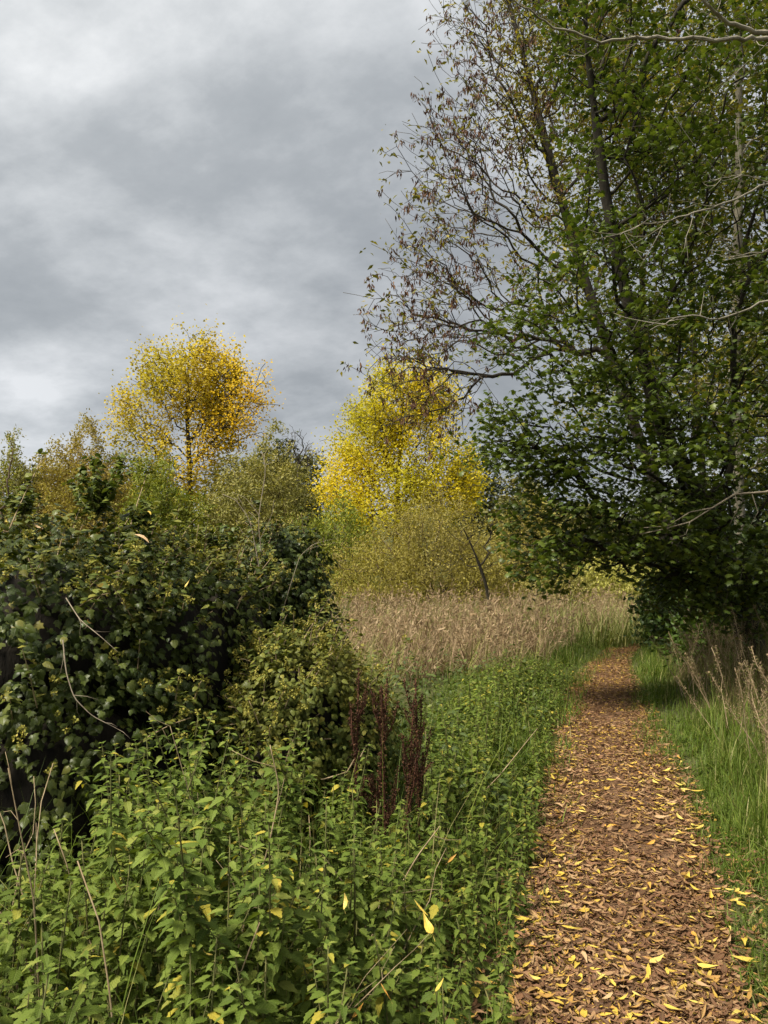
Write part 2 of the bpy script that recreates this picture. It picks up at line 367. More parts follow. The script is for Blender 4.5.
# ------------------------------------------------------------------ fallen leaves
def litter():
    g = Geo()
    n = 75000
    x, y = path_pts(n, .50)
    keep = R.random(n) < .45 + .5 * np.abs(x - path_x(y)) / path_w(y) * 2 + .3 * np.sin(x * 4 + y * 2.3) * np.sin(y * 1.7); x, y = x[keep], y[keep]; n = len(x)
    # strays on the verges beside the path
    m = 15000
    x2 = path_x(y[:m]) + np.sign(R.random(m) - .5) * path_w(y[:m]) * (.44 + np.where(y[:m] < 5, .60, .22) * R.random(m) ** 2); y2 = y[:m]
    X = np.concatenate([x, x2]); Y = np.concatenate([y, y2])
    dpath = np.abs(X - path_x(Y)) / path_w(Y)
    Z = np.where(dpath < .62, .024, gh(X, Y) + .03) + .018 * R.random(len(X))
    az = R.random(len(X)) * 2 * math.pi
    T = np.stack([np.cos(az), np.sin(az), R.normal(0, .16, len(X))], 1)
    N = np.stack([R.normal(0, .25, len(X)), R.normal(0, .25, len(X)), np.ones(len(X))], 1)
    S = .016 + .062 * R.random(len(X)) ** 2.0; 
    k = R.integers(0, len(T_FALL), len(X))
    for i, tp in enumerate(T_FALL):
        s = k == i
        scatter(g, tp, np.stack([X, Y, Z], 1)[s], T[s], N[s], S[s])
    tag(g.build('leaf_litter', M['litter']), 'brown and yellow fallen leaves carpeting the trodden path', 'leaf litter', kind='stuff')
    # the leaves that show largest lie singly on top
    protos = {}
    for c in ('leaf_yellow', 'leaf_orange', 'leaf_tan'):
        protos[c] = []
        for tp in T_FALL6:
            g = Geo(); scatter(g, (tp[0] - np.array([0, .5, 0]), tp[1], tp[2]), [(0, 0, 0)], [(0, 1, 0)], [(0, 0, 1)], [1.0])
            protos[c].append(g.mesh('fallen_leaf', M[c]))
    lab = {'leaf_yellow': 'bright yellow fallen leaf lying on the brown litter of the path',
           'leaf_orange': 'orange fallen leaf lying on the brown litter of the path',
           'leaf_tan': 'curled tan fallen leaf lying on the brown litter of the path'}
    n = 0
    while n < 290:
        y = 2.0 + 5.2 * R.random() ** 1.5; sdl = R.random(); x = path_x(y) + (R.uniform(-.54, .58) if sdl < .42 else R.choice([-1, 1]) * R.uniform(.30, .66)) * path_w(y)
        c = R.choice(['leaf_yellow', 'leaf_orange', 'leaf_tan'], p=[.74, .10, .16])
        o = bpy.data.objects.new('fallen_leaf', protos[c][R.integers(0, 6)]); COL.objects.link(o)
        s = .04 + .065 * R.random() ** 1.5
        o.location = (x, y, .046 + .012 * R.random()); o.scale = (s, s, s)
        o.rotation_euler = (R.normal(0, .11), R.normal(0, .11), R.random() * 6.28)
        tag(o, lab[c], 'leaf', 'fallen leaves on the path')
        n += 1
    return protos
LEAF_PROTO = litter()

# ------------------------------------------------------------------ grass
def verge_grass():
    g = Geo()
    def put(n, y0, y1, d0, d1, h, w, bias=1.4, side=1, patch=True):
        y = y0 + (y1 - y0) * R.random(n) ** bias
        d = d0 + (d1 - d0) * R.random(n)
        x = path_x(y) + side * (path_w(y) * .5 + d)
        if patch:   # tufts
            x = x + .05 * np.round(R.normal(0, 1, n)); 
            k = np.sin(x * 7.1 + 1.3) * np.sin(y * 6.3) + np.sin(x * 2.3 - y * 3.1)
            keep = R.random(n) < .62 + .35 * k
            x, y, d = x[keep], y[keep], d[keep]
        m = len(x)
        H = R.uniform(h[0], h[1], m) * (.40 + .60 * sstep(-.1, .45, d)) * (.75 + .5 * np.sin(x * 5 + y * 4) * np.sin(x * 2.1 - y * 6.7))
        blades(g, np.stack([x, y, gh(x, y) - .01], 1), H, R.uniform(w[0], w[1], m), np.abs(R.normal(.35, .55, m)), R.random(m) * 6.283, levels=6)
    put(9000, 1.6, 6, .0, .9, (.04, .16), (.004, .009), 1.0, 1, False)
    put(1300, 1.8, 8, .35, 1.6, (.35, .8), (.004, .008), 1.1, 1)
    put(17000, 1.8, 7, -.06, .9, (.08, .36), (.005, .0105), 1.2, 1)
    put(19000, 6, 20, -.12, .8, (.14, .36), (.006, .012), 1.3, 1)
    put(9000, 2.0, 7, -.10, .35, (.06, .24), (.004, .008), 1.2, -1)
    put(19000, 5, 20, -.18, 1.6, (.2, .6), (.006, .012), 1.1, -1)
    put(5500, 1.7, 7, .1, 2.0, (.3, .9), (.003, .007), 1.1, -1)
    put(5000, 3, 15, -.16, .12, (.10, .30), (.004, .008), 1.0, 1)
    put(5000, 3, 15, -.16, .12, (.10, .30), (.004, .008), 1.0, -1)
    put(6000, 16.6, 24, -2.2, 1.5, (.15, .5), (.008, .014), 1.0, 1, False)
    put(9000, 3, 16, 1.0, 3.4, (.15, .4), (.006, .012), 1.2, 1)
    tag(g.build('grass', M['grass']), 'long green grass growing along both edges of the path', 'grass', kind='stuff')
    g = Geo()
    n = 14000; y = 5.2 + 12 * R.random(n); x = R.uniform(-4.5, 0, n); keep = x < at(420, 0, 1)[0] * y; x, y = x[keep] - .0, y[keep]; m = len(x)
    blades(g, np.stack([x, y, gh(x, y)], 1), R.uniform(.25, .7, m), R.uniform(.006, .014, m), R.uniform(.1, .9, m), R.random(m) * 6.283)
    n = 26000
    y = 17 + 45 * R.random(n) ** 1.5; x = R.uniform(-.25, .75, n) * y * .9
    m = len(x)
    blades(g, np.stack([x, y, gh(x, y)], 1), R.uniform(.4, 1.1, m), R.uniform(.012, .035, m), R.uniform(.1, .8, m), R.random(m) * 6.283)
    tag(g.build('meadow_grass', M['grass_far']), 'pale rough meadow grass beyond the reeds', 'grass', kind='stuff')
    # dry grass on the right bank
    g = Geo()
    n = 26000
    y = 2.6 + 14 * R.random(n) ** 1.3; d = R.uniform(.45, 2.9, n); x = path_x(y) + path_w(y) * .5 + d
    k = np.sin(x * 4.1 + .7) * np.sin(y * 3.3) + .4
    keep = R.random(n) < .35 + .6 * k; x, y = x[keep], y[keep]; m = len(x)
    blades(g, np.stack([x, y, gh(x, y)], 1), R.uniform(.3, .95, m) * sstep(.2, 1.3, x - path_x(y) - path_w(y) * .5), R.uniform(.003, .007, m), np.abs(R.normal(.3, .45, m)), R.random(m) * 6.283, levels=5)
    tag(g.build('dry_grass', M['straw']), 'straw coloured dead grass on the right bank under the trees', 'grass', kind='stuff')
verge_grass()

def reeds():
    gs = Geo(); gp = Geo()
    n = 5600
    y = 10.2 + 18 * R.random(n) ** 1.15
    lo = at(338, 600, 1)[0] * y; hi = path_x(y) - path_w(y) * .5 - .75
    hi = np.where(y > 16, np.minimum(hi, at(640, 600, 1)[0] * y), hi)
    t = R.random(n); x = lo + (hi - lo) * t
    clump = np.sin(x * 2.1 + y) * np.cos(y * 1.7 - x * .6) + .5 * np.sin(x * 5.2) 
    keep = (R.random(n) < .55 + .35 * clump) & (R.random(n) < sstep(8.6, 14, y) + .12); x, y, clump = x[keep], y[keep], clump[keep]; m = len(x)
    P = np.stack([x, y, gh(x, y)], 1)
    H = R.normal(.80, .22, m) + .12 * clump
    lean = np.abs(R.normal(.22, .18, m)); az = R.normal(.3, 1.2, m)
    blades(gs, P, H, R.uniform(.008, .014, m), lean, az, levels=4)
    for k in range(3):   # long leaves
        blades(gs, P + np.array([0, 0, .1]), H * R.uniform(.5, .95, m), R.uniform(.010, .02, m), R.uniform(.3, 1.0, m), R.random(m) * 6.283, levels=4)
    ang = lean * 1.6
    tip = P + H[:, None] * (np.sin(ang)[:, None] * np.stack([np.cos(az), np.sin(az), 0 * az], 1) + np.cos(ang)[:, None] * np.array([0, 0, 1.0]))
    tp = t_diamond(.18, .05, .3)
    for k in range(5):
        T = np.stack([np.cos(az) * .6, np.sin(az) * .6, np.full(m, .7)], 1) + R.normal(0, .5, (m, 3))
        scatter(gp, tp, tip - (tip - P) * (R.random(m) * .2)[:, None], T, R.normal(0, 1, (m, 3)), R.uniform(.04, .12, m))
    o = gs.build('reeds', M['reed']); tag(o, 'tan dry reeds with pinkish plumes standing left of the path', 'reeds', kind='stuff')
    p = gp.build('plumes', M['reed_plume'], o); p['kind'] = 'stuff'
reeds()

# ------------------------------------------------------------------ trees
def ell_points(blobs, n, shell=.0):
    """points inside a union of ellipsoids, blobs = (centre, radii, weight)"""
    w = np.array([b[2] for b in blobs], float); w /= w.sum()
    k = R.choice(len(blobs), n, p=w)
    d = unit(R.normal(0, 1, (n, 3))); r = (shell + (1 - shell) * R.random(n)) ** (1 / 2.2)
    C = np.array([b[0] for b in blobs])[k]; A = np.array([b[1] for b in blobs])[k]
    return C + d * r[:, None] * A

def pxblobs(lst):
    """(px, py, rx, ry, Y, depth, weight) -> ellipsoids at their own distance and real size"""
    out = []
    for px, py, rx, ry, Y, dep, w in lst:
        out.append((at(px, py, Y), np.array([rx / F_PX * Y, dep, ry / F_PX * Y]), w))
    return out

def clustered(blobs, nclust, per, sd, flat=.6, shell=.3):
    C = ell_points(blobs, nclust, shell)
    P = np.repeat(C, per, 0) + R.normal(0, 1, (nclust * per, 3)) * np.array([sd, sd, sd * flat])
    return P

def grow(trunk, tips, base_r, tip_r, alpha=.35, step=.4, bend=.35, jit=.03, lift=0.0):
    trunk = np.asarray(trunk, float)
    seg = np.linalg.norm(np.diff(trunk, axis=0), axis=1); cum = np.concatenate([[0], np.cumsum(seg)])
    s = np.linspace(0, cum[-1], max(4, int(cum[-1] / (step * .8)))); tp = np.stack([np.interp(s, cum, trunk[:, k]) for k in range(3)], 1)
    if len(tp) > 3:
        tp[1:-1] = .25 * tp[:-2] + .5 * tp[1:-1] + .25 * tp[2:]
    cap = len(tp) + int(len(tips) * 30)
    P = np.zeros((cap, 3)); par = np.full(cap, -1); L = np.zeros(cap); D = np.zeros((cap, 3)); n = len(tp)
    P[:n] = tp; par[1:n] = np.arange(n - 1); L[:n] = s; D[:n] = unit(np.gradient(tp, axis=0)); ok0 = max(1, int(n * .12))
    order = np.argsort(np.min(np.linalg.norm(tips[:, None] - tp[None, ::2], axis=2), 1) + R.normal(0, .1, len(tips)))
    istip = np.zeros(cap, bool)
    for t in tips[order]:
        d = np.linalg.norm(P[ok0:n] - t, axis=1)
        j = int(np.argmin(d + alpha * L[ok0:n])) + ok0; dd = d[j - ok0]
        m = max(1, int(math.ceil(dd / step)))
        if n + m >= cap: break
        dirn = (t - P[j]) / max(dd, 1e-6)
        c = P[j] + (D[j] * .6 + dirn * .4) * dd * bend + np.array([0, 0, lift * dd])
        prev = j
        for i in range(1, m + 1):
            u = i / m
            q = (1 - u) ** 2 * P[j] + 2 * u * (1 - u) * c + u * u * t
            if i < m: q = q + R.normal(0, jit * min(dd, 1.5), 3)
            P[n] = q; par[n] = prev; e = q - P[prev]; le = np.linalg.norm(e); L[n] = L[prev] + le; D[n] = e / max(le, 1e-6); prev = n; n += 1
        istip[n - 1] = True
    P = P[:n]; par = par[:n]; istip = istip[:n]; D = D[:n]
    ntip = max(2, istip.sum()); ex = math.log(ntip) / math.log(base_r / tip_r)
    rr = np.zeros(n); haschild = np.zeros(n, bool); haschild[par[1:]] = True
    rr[~haschild] = tip_r ** ex
    for i in range(n - 1, 0, -1): rr[par[i]] += rr[i]
    rad = rr ** (1 / ex)
    return P, par, rad, istip, D

def tree_mesh(g, P, par, rad, big=.05):
    n = len(P); main = np.full(n, -1)
    for i in range(1, n):
        p = par[i]
        if main[p] < 0 or rad[i] > rad[main[p]]: main[p] = i
    starts = [0] + [i for i in range(1, n) if main[par[i]] != i]
    for s in starts:
        ch = [] if s == 0 else [par[s]]
        i = s
        while i >= 0: ch.append(i); i = main[i]
        if len(ch) < 2: continue
        r = rad[ch].copy()
        if s != 0: r[0] = r[1]
        if s == 0:   # root flare
            z = P[ch][:, 2] - P[0][2]; r = r * (1 + .5 * np.exp(-z / .35))
        tube(g, P[ch], r, 9 if r[0] > .08 else (5 if r[0] > .02 else 3))

def leaves_at(g, tpl, Q, n_each, sd, size, droop=.35, up=.8, out=None, flat=1.0):
    m = len(Q) * n_each
    P = np.repeat(Q, n_each, 0) + R.normal(0, 1, (m, 3)) * np.array([sd, sd, sd * flat])
    az = R.random(m) * 6.283
    T = np.stack([np.cos(az), np.sin(az), -droop + R.normal(0, .35, m)], 1)
    N = np.stack([R.normal(0, .55, m), R.normal(0, .55, m), np.full(m, up)], 1)
    scatter(g, tpl, P, T, N, R.uniform(size[0], size[1], m))

def crown_tree(name, label, cat, trunk, blobs, ncl, per, sd, base_r, tip_r, bark, leafmat, tpl, nleaf, lsd, lsize,
               alpha=.35, step=.5, bend=.35, group=None, keep=None, droop=.35, up=.6, extra=None, lift=0.0, flat=.7, shell=.3, jit=.03):
    tips = clustered(blobs, ncl, per, sd, flat, shell)
    if keep is not None: tips = tips[keep(tips)]
    P, par, rad, tip, D = grow(trunk, tips, base_r, tip_r, alpha, step, bend, jit, lift)
    e = thing(name, label, cat, P[0], group)
    g = Geo(); tree_mesh(g, P, par, rad); part(g, 'trunk', bark, e, True)
    g = Geo(); Q = P[(rad < tip_r * 2.2)]
    leaves_at(g, tpl, Q, nleaf, lsd, lsize, droop, up, flat=flat)
    c = part(g, 'crown', leafmat, e)
    if extra: extra(e, P, par, rad, tip, D)
    return e, P, par, rad, tip, D

T_POP = t_diamond(.8, .06, .15); T_NARROW = t_diamond(.40, .05, .2); T_OVAL = t_diamond(.6, .1, .2)
def base(px, py, Y):
    p = at(px, py, Y); p[2] = gh(p[0], p[1]) - .05; return p

# golden poplar, far left of centre
def poplar():
    Y = 56
    tr = [base(192, 575, Y), at(191, 520, Y), at(190, 470, Y), at(187, 420, Y), at(188, 370, Y), at(190, 342, Y)]
    bl = pxblobs([(190, 382, 52, 34, Y, 3.4, 5), (141, 424, 34, 32, Y, 2.6, 3), (208, 416, 34, 44, Y + 1, 2.8, 3), (160, 374, 26, 22, Y, 2, 1.8), (222, 372, 20, 22, Y, 1.6, 1.4),
                  (128, 431, 14, 18, Y, 1.2, .6), (190, 471, 38, 36, Y, 2.5, 2.2), (165, 496, 26, 20, Y, 2, .8)])
    e, P, par, rad, tip, D = crown_tree('poplar_tree', 'tall golden poplar with rounded crown standing alone left of centre', 'tree', tr, bl, 125, 12, .36, .26, .016,
               M['bark'], M['gold'], T_POP, 13, .27, (.14, .27), .3, .7, .45, lift=.22, shell=.35, flat=2.1)
    # the limb on the right has turned orange
    bl2 = pxblobs([(240, 408, 20, 24, Y - 1.5, 1.8, 1), (226, 432, 24, 22, Y - 1.5, 1.8, 1), (250, 395, 10, 12, Y - 1.5, 1, .5), (205, 465, 16, 12, Y - 1.5, 1, .3)])
    t2 = clustered(bl2, 40, 7, .7, .8)
    i = int(np.argmin(np.linalg.norm(P[:40] - at(190, 470, Y), axis=1)))
    q = [P[i], at(205, 450, Y - .8), at(222, 430, Y - 1.5)]
    P2, pr2, rd2, tp2, _ = grow(q, t2, .12, .022, .3, .7, .4)
    g = Geo(); tree_mesh(g, P2, pr2, rd2); part(g, 'branch', M['bark'], e, True)
    g = Geo(); leaves_at(g, T_POP, P2[rd2 < .05], 11, .36, (.12, .23)); c = part(g, 'crown', M['gold_orange'], e); c['label'] = 'orange tinted side of the crown'
poplar()

def lemon_tree():
    Y = 46
    tr = [base(398, 600, Y), at(396, 540, Y), at(398, 480, Y), at(402, 430, Y), at(404, 385, Y)]
    bl = pxblobs([(400, 408, 48, 38, Y, 2.8, 4), (372, 440, 40, 40, Y, 2.8, 3), (350, 480, 32, 36, Y - 1, 2.4, 2.5), (425, 465, 48, 36, Y - 1, 2.6, 3), (455, 490, 28, 22, Y - 1.5, 2, 1.5),
                  (400, 500, 60, 34, Y - 2, 2.4, 2.5), (428, 392, 20, 22, Y, 1.5, 1), (385, 522, 56, 22, Y - 3, 2, 1.6)])
    crown_tree('maple_tree', 'broad lemon yellow tree behind the olive willow dome near centre', 'tree', tr, bl, 250, 10, .38, .30, .013, M['bark'], M['lemon'], T_POP, 16, .30, (.10, .20), .3, .6, .45, lift=.16, flat=1.3)
lemon_tree()

# ---- far trees
def far_tree(name, label, cat, px, top, rx, Y, mat, bark=None, ncl=60, nleaf=6, trunkw=.25, low=None, tpl=T_POP, size=(.3, .55), group='far trees beyond the scrub', sd=.8):
    b = base(px, 580, Y); t = at(px, top, Y); low = 575 if low is None else low
    mid = (top + low) / 2; ry = (low - top) / 2
    bl = pxblobs([(px, mid - ry * .25, rx * .8, ry * .75, Y, rx / F_PX * Y * .8, 3), (px - rx * .35, mid + ry * .2, rx * .65, ry * .7, Y, rx / F_PX * Y * .7, 2), (px + rx * .35, mid + ry * .1, rx * .65, ry * .7, Y + 1, rx / F_PX * Y * .7, 2)])
    return crown_tree(name, label, cat, [b, .5 * (b + t) + R.normal(0, .3, 3), .15 * b + .85 * t], bl, ncl, 6, sd, trunkw, .022, bark or M['bark'], mat, tpl, nleaf, .45, size, .35, .8, .4, group)
far_tree('pine_tree', 'dark pine on the skyline just right of the golden poplar', 'tree', 268, 430, 28, 98, M['conifer'], ncl=90, nleaf=7, size=(.3, .7))
far_tree('pine_tree', 'dark pine with ragged top behind the bare tree', 'tree', 290, 448, 26, 102, M['conifer'], ncl=80, nleaf=7, size=(.3, .7))
far_tree('oak_tree', 'dull brown tree on the skyline beside the lemon yellow tree', 'tree', 306, 450, 22, 96, M['drab'], ncl=60, size=(.3, .6))
far_tree('oak_tree', 'dark round tree glimpsed right of the lemon yellow tree', 'tree', 476, 450, 30, 88, M['conifer'], ncl=90, nleaf=7)
far_tree('oak_tree', 'drab olive tree far behind the overhanging maple leaves', 'tree', 520, 470, 36, 84, M['drab'], ncl=90, nleaf=7)
far_tree('oak_tree', 'drab green tree behind the golden poplar', 'tree', 232, 452, 34, 90, M['drab'], ncl=80, nleaf=7)
far_tree('oak_tree', 'low olive tree far off at the bend of the path', 'tree', 590, 500, 45, 80, M['drab'], ncl=90, nleaf=7)
far_tree('oak_tree', 'dark tree far off behind the right hand trunks', 'tree', 680, 480, 60, 75, M['conifer'], ncl=110, nleaf=7)
far_tree('oak_tree', 'dull green tree on the skyline at the far left edge', 'tree', 40, 462, 50, 92, M['drab'], ncl=90, nleaf=7)
far_tree('oak_tree', 'dull green tree on the skyline left of the poplar trunk', 'tree', 122, 452, 44, 95, M['drab'], ncl=90, nleaf=7)
# bare skyline tree
def bare_far():
    Y = 88; b = base(298, 560, Y)
    bl = pxblobs([(298, 445, 14, 18, Y, 1.6, 1), (304, 455, 14, 14, Y, 1.4, 1)])
    tips = clustered(bl, 60, 5, .35, 1)
    P, par, rad, tip, D = grow([b, at(298, 500, Y), at(299, 455, Y)], tips, .25, .02, .3, .6, .5, lift=.1)
    e = thing('bare_tree', 'leafless grey tree on the skyline between poplar and lemon yellow tree', 'tree', P[0], 'far trees beyond the scrub')
    g = Geo(); tree_mesh(g, P, par, rad); part(g, 'trunk', M['bark'], e, True)
bare_far()

# ---- willow scrub: many upright stems from a stool, fine leaf
def scrub(name, label, px, top, rx, Y, mat, nst=60, ntip=700, nleaf=8, bark=None, size=(.09, .19), low=None, group='willow scrub behind the reeds', tpl=T_NARROW, lsd=.16, lumps=0, sparse=1.0):
    c = base(px, 590, Y); H = at(px, top, Y)[2] - c[2]; W = rx / F_PX * Y
    n = ntip
    d = unit(R.normal(0, 1, (n, 3))); d[:, 2] = np.abs(d[:, 2])
    r = R.random(n) ** (1 / 2.6)
    lump = 1 + .10 * np.sin(d[:, 0] * 5 + px) + .08 * np.sin(d[:, 0] * 11 + d[:, 1] * 7) + R.normal(0, .03, n)
    tips = c + d * (r * lump)[:, None] * np.array([W, W * .8, H * .97]) + np.array([0, 0, .15])
    stool = [c, c + np.array([0, 0, .12 * H]), c + np.array([.02, 0, .2 * H])]
    P, par, rad, tip, D = grow(stool, tips, .16, .008, .55, .45 if Y < 30 else .7, .5, lift=.18)
    e = thing(name, label, 'shrub', c, group)
    g = Geo(); tree_mesh(g, P, par, rad); part(g, 'stems', bark or M['twig'], e, True)
    g = Geo(); Q = P[rad < .02]
    nleaf = int(nleaf * 2.3); m = len(Q) * nleaf
    PP = np.repeat(Q, nleaf, 0) + R.normal(0, lsd, (m, 3))
    T = np.stack([R.normal(0, .6, m), R.normal(0, .6, m), R.normal(.45, .5, m)], 1)
    scatter(g, tpl, PP, T, R.normal(0, 1, (m, 3)), R.uniform(size[0], size[1], m))
    part(g, 'crown', mat, e)
    return e
scrub('willow_shrub', 'rounded olive gold willow dome rising behind the reeds at centre', 428, 502, 100, 27, M['willow'], ntip=1200, nleaf=15, size=(.06, .13))
scrub('willow_shrub', 'grey olive willow scrub between poplar and lemon yellow tree', 258, 446, 76, 38, M['willow_grey'], ntip=1700, nleaf=11, size=(.11, .24))
scrub('willow_shrub', 'bright green willow bush at the foot of the golden poplar', 160, 466, 54, 36, M['willow_green'], ntip=1300, nleaf=12, size=(.11, .24))
scrub('hawthorn_shrub', 'russet tinged hawthorn thicket above the ivy at the left', 70, 441, 84, 42, M['russet'], ntip=2400, nleaf=14, size=(.09, .18), tpl=T_OVAL)
scrub('willow_shrub', 'dull green bush at the far left edge above the ivy', 0, 450, 46, 40, M['willow_grey'], ntip=1100, nleaf=10, size=(.12, .24))
scrub('willow_shrub', 'olive willow bush right of the dome and under the maple leaves', 528, 505, 62, 34, M['willow'], ntip=700, nleaf=8, size=(.11, .22))
scrub('willow_shrub', 'grey green willow bush left of the dome behind the ivy', 326, 508, 56, 33, M['willow_green'], ntip=1000, nleaf=9, size=(.1, .2))
scrub('sallow_shrub', 'pale yellow green sallow beyond the end of the path', 600, 560, 50, 33, M['pale_green'], ntip=500, nleaf=9, size=(.1, .2))
scrub('sallow_shrub', 'pale green sallow to the right of the end of the path', 648, 562, 44, 36, M['pale_green'], ntip=400, nleaf=9, size=(.1, .2))
scrub('sallow_shrub', 'low olive sallow under the overhanging maple left of the path end', 558, 575, 36, 28, M['willow_grey'], ntip=350, nleaf=9, size=(.08, .17))
scrub('birch_sapling', 'thin pale sapling poking up at the far left edge', 6, 414, 9, 30, M['willow_green'], ntip=90, nleaf=4, size=(.08, .16), group=None)

# ---- small twisted thorn in front of the dome
def thorn():
    Y = 21
    tr = [base(491, 620, Y), at(488, 590, Y), at(478, 560, Y), at(468, 538, Y), at(464, 530, Y)]
    tips = np.array([at(440 + 60 * R.random(), 515 + 55 * R.random(), Y + R.normal(0, .4)) for _ in range(60)] + [at(438, 520, Y), at(498, 505, Y), at(480, 512, Y)])
    P, par, rad, tip, D = grow(tr, tips, .07, .008, .3, .3, .3, .08)
    e = thing('thorn_tree', 'small dark twisted thorn leaning in front of the willow dome', 'tree', P[0])
    g = Geo(); tree_mesh(g, P, par, rad); part(g, 'trunk', M['bark_dark'], e, True)
    g = Geo(); leaves_at(g, T_OVAL, P[rad < .013], 2, .08, (.05, .1)); part(g, 'crown', M['willow'], e)
thorn()

# ------------------------------------------------------------------ the trees on the right
def ash():
    Y = 15
    b = base(700, 640, Y)
    tr = [b, at(668, 520, Y), at(625, 400, Y), at(575, 250, Y), at(535, 100, Y), at(500, -30, Y), at(480, -110, Y)]
    bl = pxblobs([(440, 210, 40, 120, Y - 1, 1.6, 3), (425, 320, 48, 50, Y - 1, 1.4, 2.2), (478, 90, 40, 100, Y - .5, 1.6, 3), (530, 20, 70, 110, Y, 2, 3), (425, 392, 46, 24, Y - 1.5, 1, 1.2),
                  (515, 240, 60, 150, Y, 2, 3), (500, -90, 90, 80, Y, 2.4, 2.5), (600, 60, 70, 160, Y + 1, 2, 2.5), (680, 100, 80, 180, Y + 1, 2, 2)])
    tips = clustered(bl, 640, 6, .33, 1.2, .25)
    P, par, rad, tip, D = grow(tr, tips, .15, .0048, .42, .35, .55, .02, .16)
    e = thing('ash_tree', 'tall ash with bare twigs and brown seed bunches at the top right', 'tree', P[0], None)
    g = Geo(); tree_mesh(g, P, par, rad); part(g, 'trunk', M['bark'], e, True)
    Q = P[tip]
    sel = R.random(len(Q)) < .34
    g = Geo(); q = Q[sel]; k = 9; m = len(q) * k
    T = np.stack([R.normal(0, .35, m), R.normal(0, .35, m), np.full(m, -1.0)], 1)
    scatter(g, t_diamond(.3, .03, .1), np.repeat(q, k, 0) + R.normal(0, .035, (m, 3)), T, R.normal(0, 1, (m, 3)), R.uniform(.06, .13, m))
    part(g, 'seed_bunches', M['keys'], e)['kind'] = 'stuff'
    g = Geo(); s2 = (rad < .009) & (R.random(len(P)) < .15 + .7 * (P[:, 0] > at(500, 0, Y)[0]))
    leaves_at(g, T_NARROW, P[s2], 6, .11, (.07, .15), .4, .5); part(g, 'crown', M['ash_leaf'], e)
ash()

def maple():
    Y = 10
    tr = [base(756, 690, 11), at(742, 600, 10.8), at(706, 512, 10.5), at(664, 436, 10.2), at(634, 330, 10), at(606, 200, 9.8), at(588, 60, 9.6), at(580, -60, 9.5), at(585, -130, 9.5)]
    bl = pxblobs([(540, 420, 58, 70, 9.2, 1.1, 2.6), (585, 310, 76, 100, 9.2, 1.3, 3.6), (640, 160, 90, 130, 9.4, 1.4, 4), (550, 515, 36, 68, 9.4, .9, 2.1), (640, 480, 90, 90, 9.0, 1.1, 5.5), (680, 410, 100, 110, 8.9, 1.2, 3.5),
                  (720, 380, 80, 150, 9.5, 1.4, 3.6), (730, 150, 90, 180, 9.5, 1.4, 4), (725, 545, 70, 55, 9.4, 1.0, 3.0), (830, 300, 90, 240, 9.5, 1.6, 3), (615, 20, 70, 80, 9.3, 1.3, 1.8), (606, 530, 56, 38, 9.6, .8, 1.3),
                  (700, -110, 150, 110, 9.5, 1.8, 3), (500, 440, 26, 36, 9.3, .6, .5), (510, 330, 20, 40, 9.3, .5, .4), (668, 574, 34, 28, 10, .6, .7), (553, 560, 24, 40, 9.3, .5, .8), (705, 590, 62, 34, 9.8, .9, 1.8), (655, 556, 46, 26, 9.4, .7, 1.1), (755, 590, 40, 50, 9.6, .7, 1.2)])
    tips = clustered(bl, 770, 7, .19, .40, .2)
    P, par, rad, tip, D = grow(tr, tips, .24, .004, .30, .28, .3, .03, .03)
    e = thing('maple_tree', 'big dark green maple leaning over the right side of the path', 'tree', P[0], None)
    g = Geo(); tree_mesh(g, P, par, rad); part(g, 'trunk', M['bark_dark'], e, True)
    g = Geo(); Q = P[rad < .009]
    m = len(Q) * 5
    PP = np.repeat(Q, 5, 0) + R.normal(0, 1, (m, 3)) * np.array([.10, .10, .045])
    az = R.random(m) * 6.283
    T = np.stack([np.cos(az), np.sin(az), -.45 + R.normal(0, .25, m)], 1)
    N = np.stack([R.normal(0, .3, m), R.normal(0, .3, m), np.ones(m)], 1)
    scatter(g, T_MAPLE, PP, T, N, R.uniform(.048, .090, m)); part(g, 'crown', M['maple'], e)
    # the bleached dead bough
    g = Geo()
    for pts, r in (([(790, 485), (765, 492), (735, 494), (712, 508), (690, 522), (660, 530), (640, 534)], .014), ([(712, 508), (690, 512), (668, 526), (640, 528)], .008), ([(735, 494), (738, 508), (730, 524)], .006), ([(690, 522), (686, 534), (672, 540)], .005), ([(752, 494), (758, 512), (748, 530)], .006)):
        q = np.array([at(a, b, 8.3 + .002 * i) for i, (a, b) in enumerate(pts)]); tube(g, q, np.linspace(r, r * .35, len(q)), 5)
    c = part(g, 'branch', M['twig_pale'], e, True); c['label'] = 'bleached dead bough without leaves'
maple()

